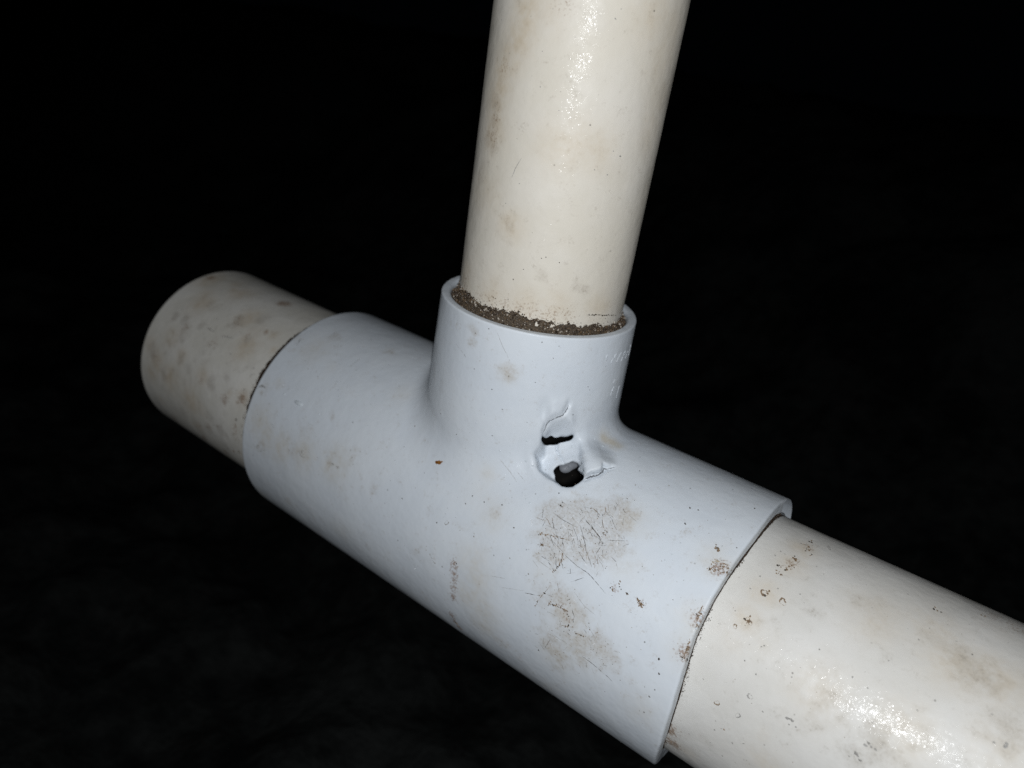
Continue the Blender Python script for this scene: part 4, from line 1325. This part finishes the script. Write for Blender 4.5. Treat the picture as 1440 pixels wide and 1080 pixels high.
V = np.concatenate(V)
V[:-nt] += 0.16 * np.stack([vnoise(V[:-nt], 1.6, k) for k in (21, 22, 23)], 1)
idx = np.arange((nr + 1) * nt).reshape(nr + 1, nt)
q = np.stack([idx[:-1], np.roll(idx[:-1], -1, 1), np.roll(idx[1:], -1, 1), idx[1:]], -1).reshape(-1, 4)
soil_bag = Bag()
cs = V[rng.integers(0, len(V), 12000)] + rng.normal(0, 0.16, (12000, 3))
grain_bag(soil_bag, cs, 0.05 + 0.24 * rng.random(12000) ** 3)
# loose grains strewn up the pipe wall
n2 = 700
t2 = rng.uniform(0, 2 * np.pi, n2); k2 = (t2 / (2 * np.pi) * nt).astype(int) % nt
z2 = HR - 1.3 + climb[k2] + rng.exponential(0.75, n2)
p2 = RIS_0 + np.outer(z2 - HR, RIS_A) + RIS_R * (np.outer(np.cos(t2), ux) + np.outer(np.sin(t2), uy))
grain_bag(soil_bag, p2, rng.uniform(0.04, 0.13, n2))
soil = link("packed_soil", np_mesh("packed_soil", V, q), [M_SOIL])
tag(soil, "dark crumbly soil packed between the upright pipe and the branch socket", "soil", kind="stuff")
tag(soil_bag.build("soil_grains", M_GRAIN, soil, False), kind="stuff")

# soil and brown film caught in the gap of the run socket
gb = Bag()
n3 = 3600
t3 = rng.uniform(1.2, 5.0, n3)
cx3 = np.stack([np.cos(t3) * 9, np.sin(t3) * 9, 0 * t3], 1)
patchy = np.clip(0.5 + 1.4 * vnoise(cx3, 0.5, 31) + 0.8 * vnoise(cx3, 1.6, 32), 0, 1.4) + 1.6 * sstep(4.05, 4.5, t3)
rimx = rim_x(RM * np.cos(t3), RM * np.sin(t3))
x3 = rimx - 0.9 + rng.random(n3) * (0.75 + 0.75 * patchy * rng.random(n3))
r3 = RPIPE + rng.uniform(-0.03, 0.45, n3) * np.where(x3 > rimx - 0.15, 0.2, 1.0)
grain_bag(gb, np.stack([x3, r3 * np.cos(t3) - 0.032 * bend(x3), r3 * np.sin(t3) + 0.024 * bend(x3)], 1), 0.04 + 0.12 * rng.random(n3) ** 2)
n4 = 700
t4 = rng.uniform(1.2, 5.0, n4)
grain_bag(gb, np.stack([XL - 3.6 - rng.random(n4) ** 0.6 * 2.3, (RPIPE + 0.10) * np.cos(t4) + 0.12, (RPIPE + 0.10) * np.sin(t4) - 0.30], 1), rng.uniform(0.05, 0.15, n4))  # dark grains along the painted shade band on the stub
# packed dirt film at the right seam, painted rim shade at the left
def dirt_shade_film(bag, x_of, r_of, cx_, seed, reach_in, reach_out, base_=0.75, amp_=0.6):
    tt = np.linspace(0, 2 * np.pi, 420, endpoint=False); n = len(tt)
    ring_ = np.stack([np.cos(tt) * 9, np.sin(tt) * 9, 0 * tt], 1)
    nz_ = 0.5 * vnoise(ring_, 0.6, seed) + 0.5 * vnoise(ring_, 2.5, seed + 1) + 0.4 * vnoise(ring_, 8, seed + 2)
    rows = []
    for k, f_ in enumerate((0.0, 0.5, 0.85, 1.0)):
        xx = x_of(tt) - reach_in + (reach_in + reach_out(tt) * np.clip(base_ + amp_ * nz_, 0.1, 2)) * f_
        rr = r_of + (0.16, 0.14, 0.10, -0.05)[k] + 0.04 * nz_
        rows.append(np.stack([xx, rr * np.cos(tt) + cx_[0], rr * np.sin(tt) + cx_[1]], 1))
    V_ = np.concatenate(rows); ix = np.arange(4 * n).reshape(4, n); A_ = ix[:-1].ravel(); B_ = np.roll(ix[:-1], -1, 1).ravel(); C_ = np.roll(ix[1:], -1, 1).ravel(); D_ = ix[1:].ravel()
    bag.add(V_, np.concatenate([np.stack([A_, B_, C_], 1), np.stack([A_, C_, D_], 1)]), 0)
dirt_shade_film(gb, lambda t: rim_x(RM * np.cos(t), RM * np.sin(t)), RPIPE, (-0.032 * float(bend(XR)), 0.024 * float(bend(XR))), 41, 1.5, lambda t: 0.12 + 0.25 * sstep(4.0, 4.6, t) + 0.25 * (1 - sstep(1.4, 1.9, t)))
dirt_shade_film(gb, lambda t: XL + 0.6 + 0 * t, RPIPE, (0.12, -0.30), 51, 0.0, lambda t: -(5.7 + 0.95 * np.cos(t - 1.6)), 1.0, 0.08)  # dark band on the stub standing in for the rim's shadow
gap = gb.build("packed_soil", [M_GRAIN[0], M_GRAIN[0], M_GRAIN[1]], None, False)  # seam dirt plus the painted rim shade on the stub
tag(gap, "thin dirt line where the right pipe enters the tee, with painted rim shade at the left", "soil", kind="stuff")

# the rust-coloured flake lying on the tee
c0, g, a, b = frame_at(FLAKE, 't')
fl = np.array([(-1.15, .25), (-.9, .5), (-.3, .42), (.2, .55), (.5, .3), (1.1, .32), (1.2, .0), (.75, -.1), (.55, -.42), (.1, -.5), (-.3, -.3), (-.75, -.35), (-1.0, -.05)])
ru = np.array(CAM_R[0]); ru = ru - g * (ru @ g); ru /= np.linalg.norm(ru); rv = np.cross(g, ru)
lo_, _ = conform(c0 + ru * fl[:, :1] + rv * fl[:, 1:], 't', 0.01)
hi_ = lo_ + g * (0.14 + 0.1 * rng.random((len(fl), 1)))
hi_ = hi_ + (c0 - hi_) * 0.12 
n = len(fl); i = np.arange(n); j = (i + 1) % n
V = np.concatenate([lo_, hi_, [c0 + g * 0.16], [c0 + g * 0.01]])
T3 = np.concatenate([np.stack([i, j, i + n], 1), np.stack([j, j + n, i + n], 1), np.stack([i + n, j + n, np.full(n, 2 * n)], 1), np.stack([j, i, np.full(n, 2 * n + 1)], 1)])
flake = link("rust_flake", np_mesh("rust_flake", V, T3, False), M_RUST)
tag(flake, "tiny orange-brown flake stuck on the tee left of the hole", "flake")

# curled tag of melted plastic hanging behind the lower tear
lump = np.array([[-0.1, -1.6, -2.6], [1.0, -1.1, -2.3], [2.3, -1.2, -2.2], [2.9, -1.9, -2.5]])
from mathutils import noise as mnoise
nu, nv = 28, 20
LV = []
for iu in range(nu):
    for iv in range(nv + 1):
        p = 2 * math.pi * iu / nu; q_ = math.pi * iv / nv
        d = np.array([math.cos(p) * math.sin(q_), math.sin(p) * math.sin(q_), math.cos(q_)])
        k = 1 + 0.12 * math.sin(3 * p + 1) * math.sin(q_) + 0.1 * math.sin(2 * p)
        l = d * np.array([2.2, 1.5, 0.9]) * k + np.array([1.4, -0.1, -5.6])
        LV.append(HC + HU * l[0] + HV * l[1] + HN * l[2])
LV = np.array(LV); idx = np.arange(nu * (nv + 1)).reshape(nu, nv + 1)
q = np.stack([idx[:, :-1], idx[:, 1:], np.roll(idx, -1, 0)[:, 1:], np.roll(idx, -1, 0)[:, :-1]], -1).reshape(-1, 4)
lm = np_mesh("melted_curl", LV, q)
set_color_attr(lm, "stain", np.tile([0.3, 1.0, 0.15], (len(LV), 1)))
link("melted_curl", lm, M_CURL, tee)

# beads of water that catch the flash
wb = Bag()
for r, c in DROP:
    c0, g, a, b = frame_at(c, 't')
    el = 2.8 if r > 0.6 else rng.uniform(0.8, 1.5); hh = 0.75 if r > 0.6 else 0.5; r = 0.6 if r > 0.6 else r
    n = 14; th_ = np.linspace(0, 2 * np.pi, n, endpoint=False)
    ru = np.array(CAM_R[0]) + 0.5 * np.array(CAM_R[1]); ru = ru - g * (ru @ g); ru /= np.linalg.norm(ru); rv = np.cross(g, ru)
    rings = []
    for k in range(5):
        q_ = math.cos(k / 5 * math.pi / 2); z_ = math.sin(k / 5 * math.pi / 2)
        rings.append(c0 + ru * (np.cos(th_) * r * el * q_)[:, None] + rv * (np.sin(th_) * r * q_)[:, None] + g * (r * hh * z_ - 0.01))
    V = np.concatenate(rings + [[c0 + g * (r * hh - 0.01)]])
    i = np.arange(n); j = (i + 1) % n; T3 = []
    for k in range(4): T3 += [np.stack([i + k * n, j + k * n, i + (k + 1) * n], 1), np.stack([j + k * n, j + (k + 1) * n, i + (k + 1) * n], 1)]
    T3.append(np.stack([i + 4 * n, j + 4 * n, np.full(n, 5 * n)], 1))
    wb.add(V, np.concatenate(T3), 0)
tag(wb.build("water_beads", [M_WATER], tee), kind="stuff")
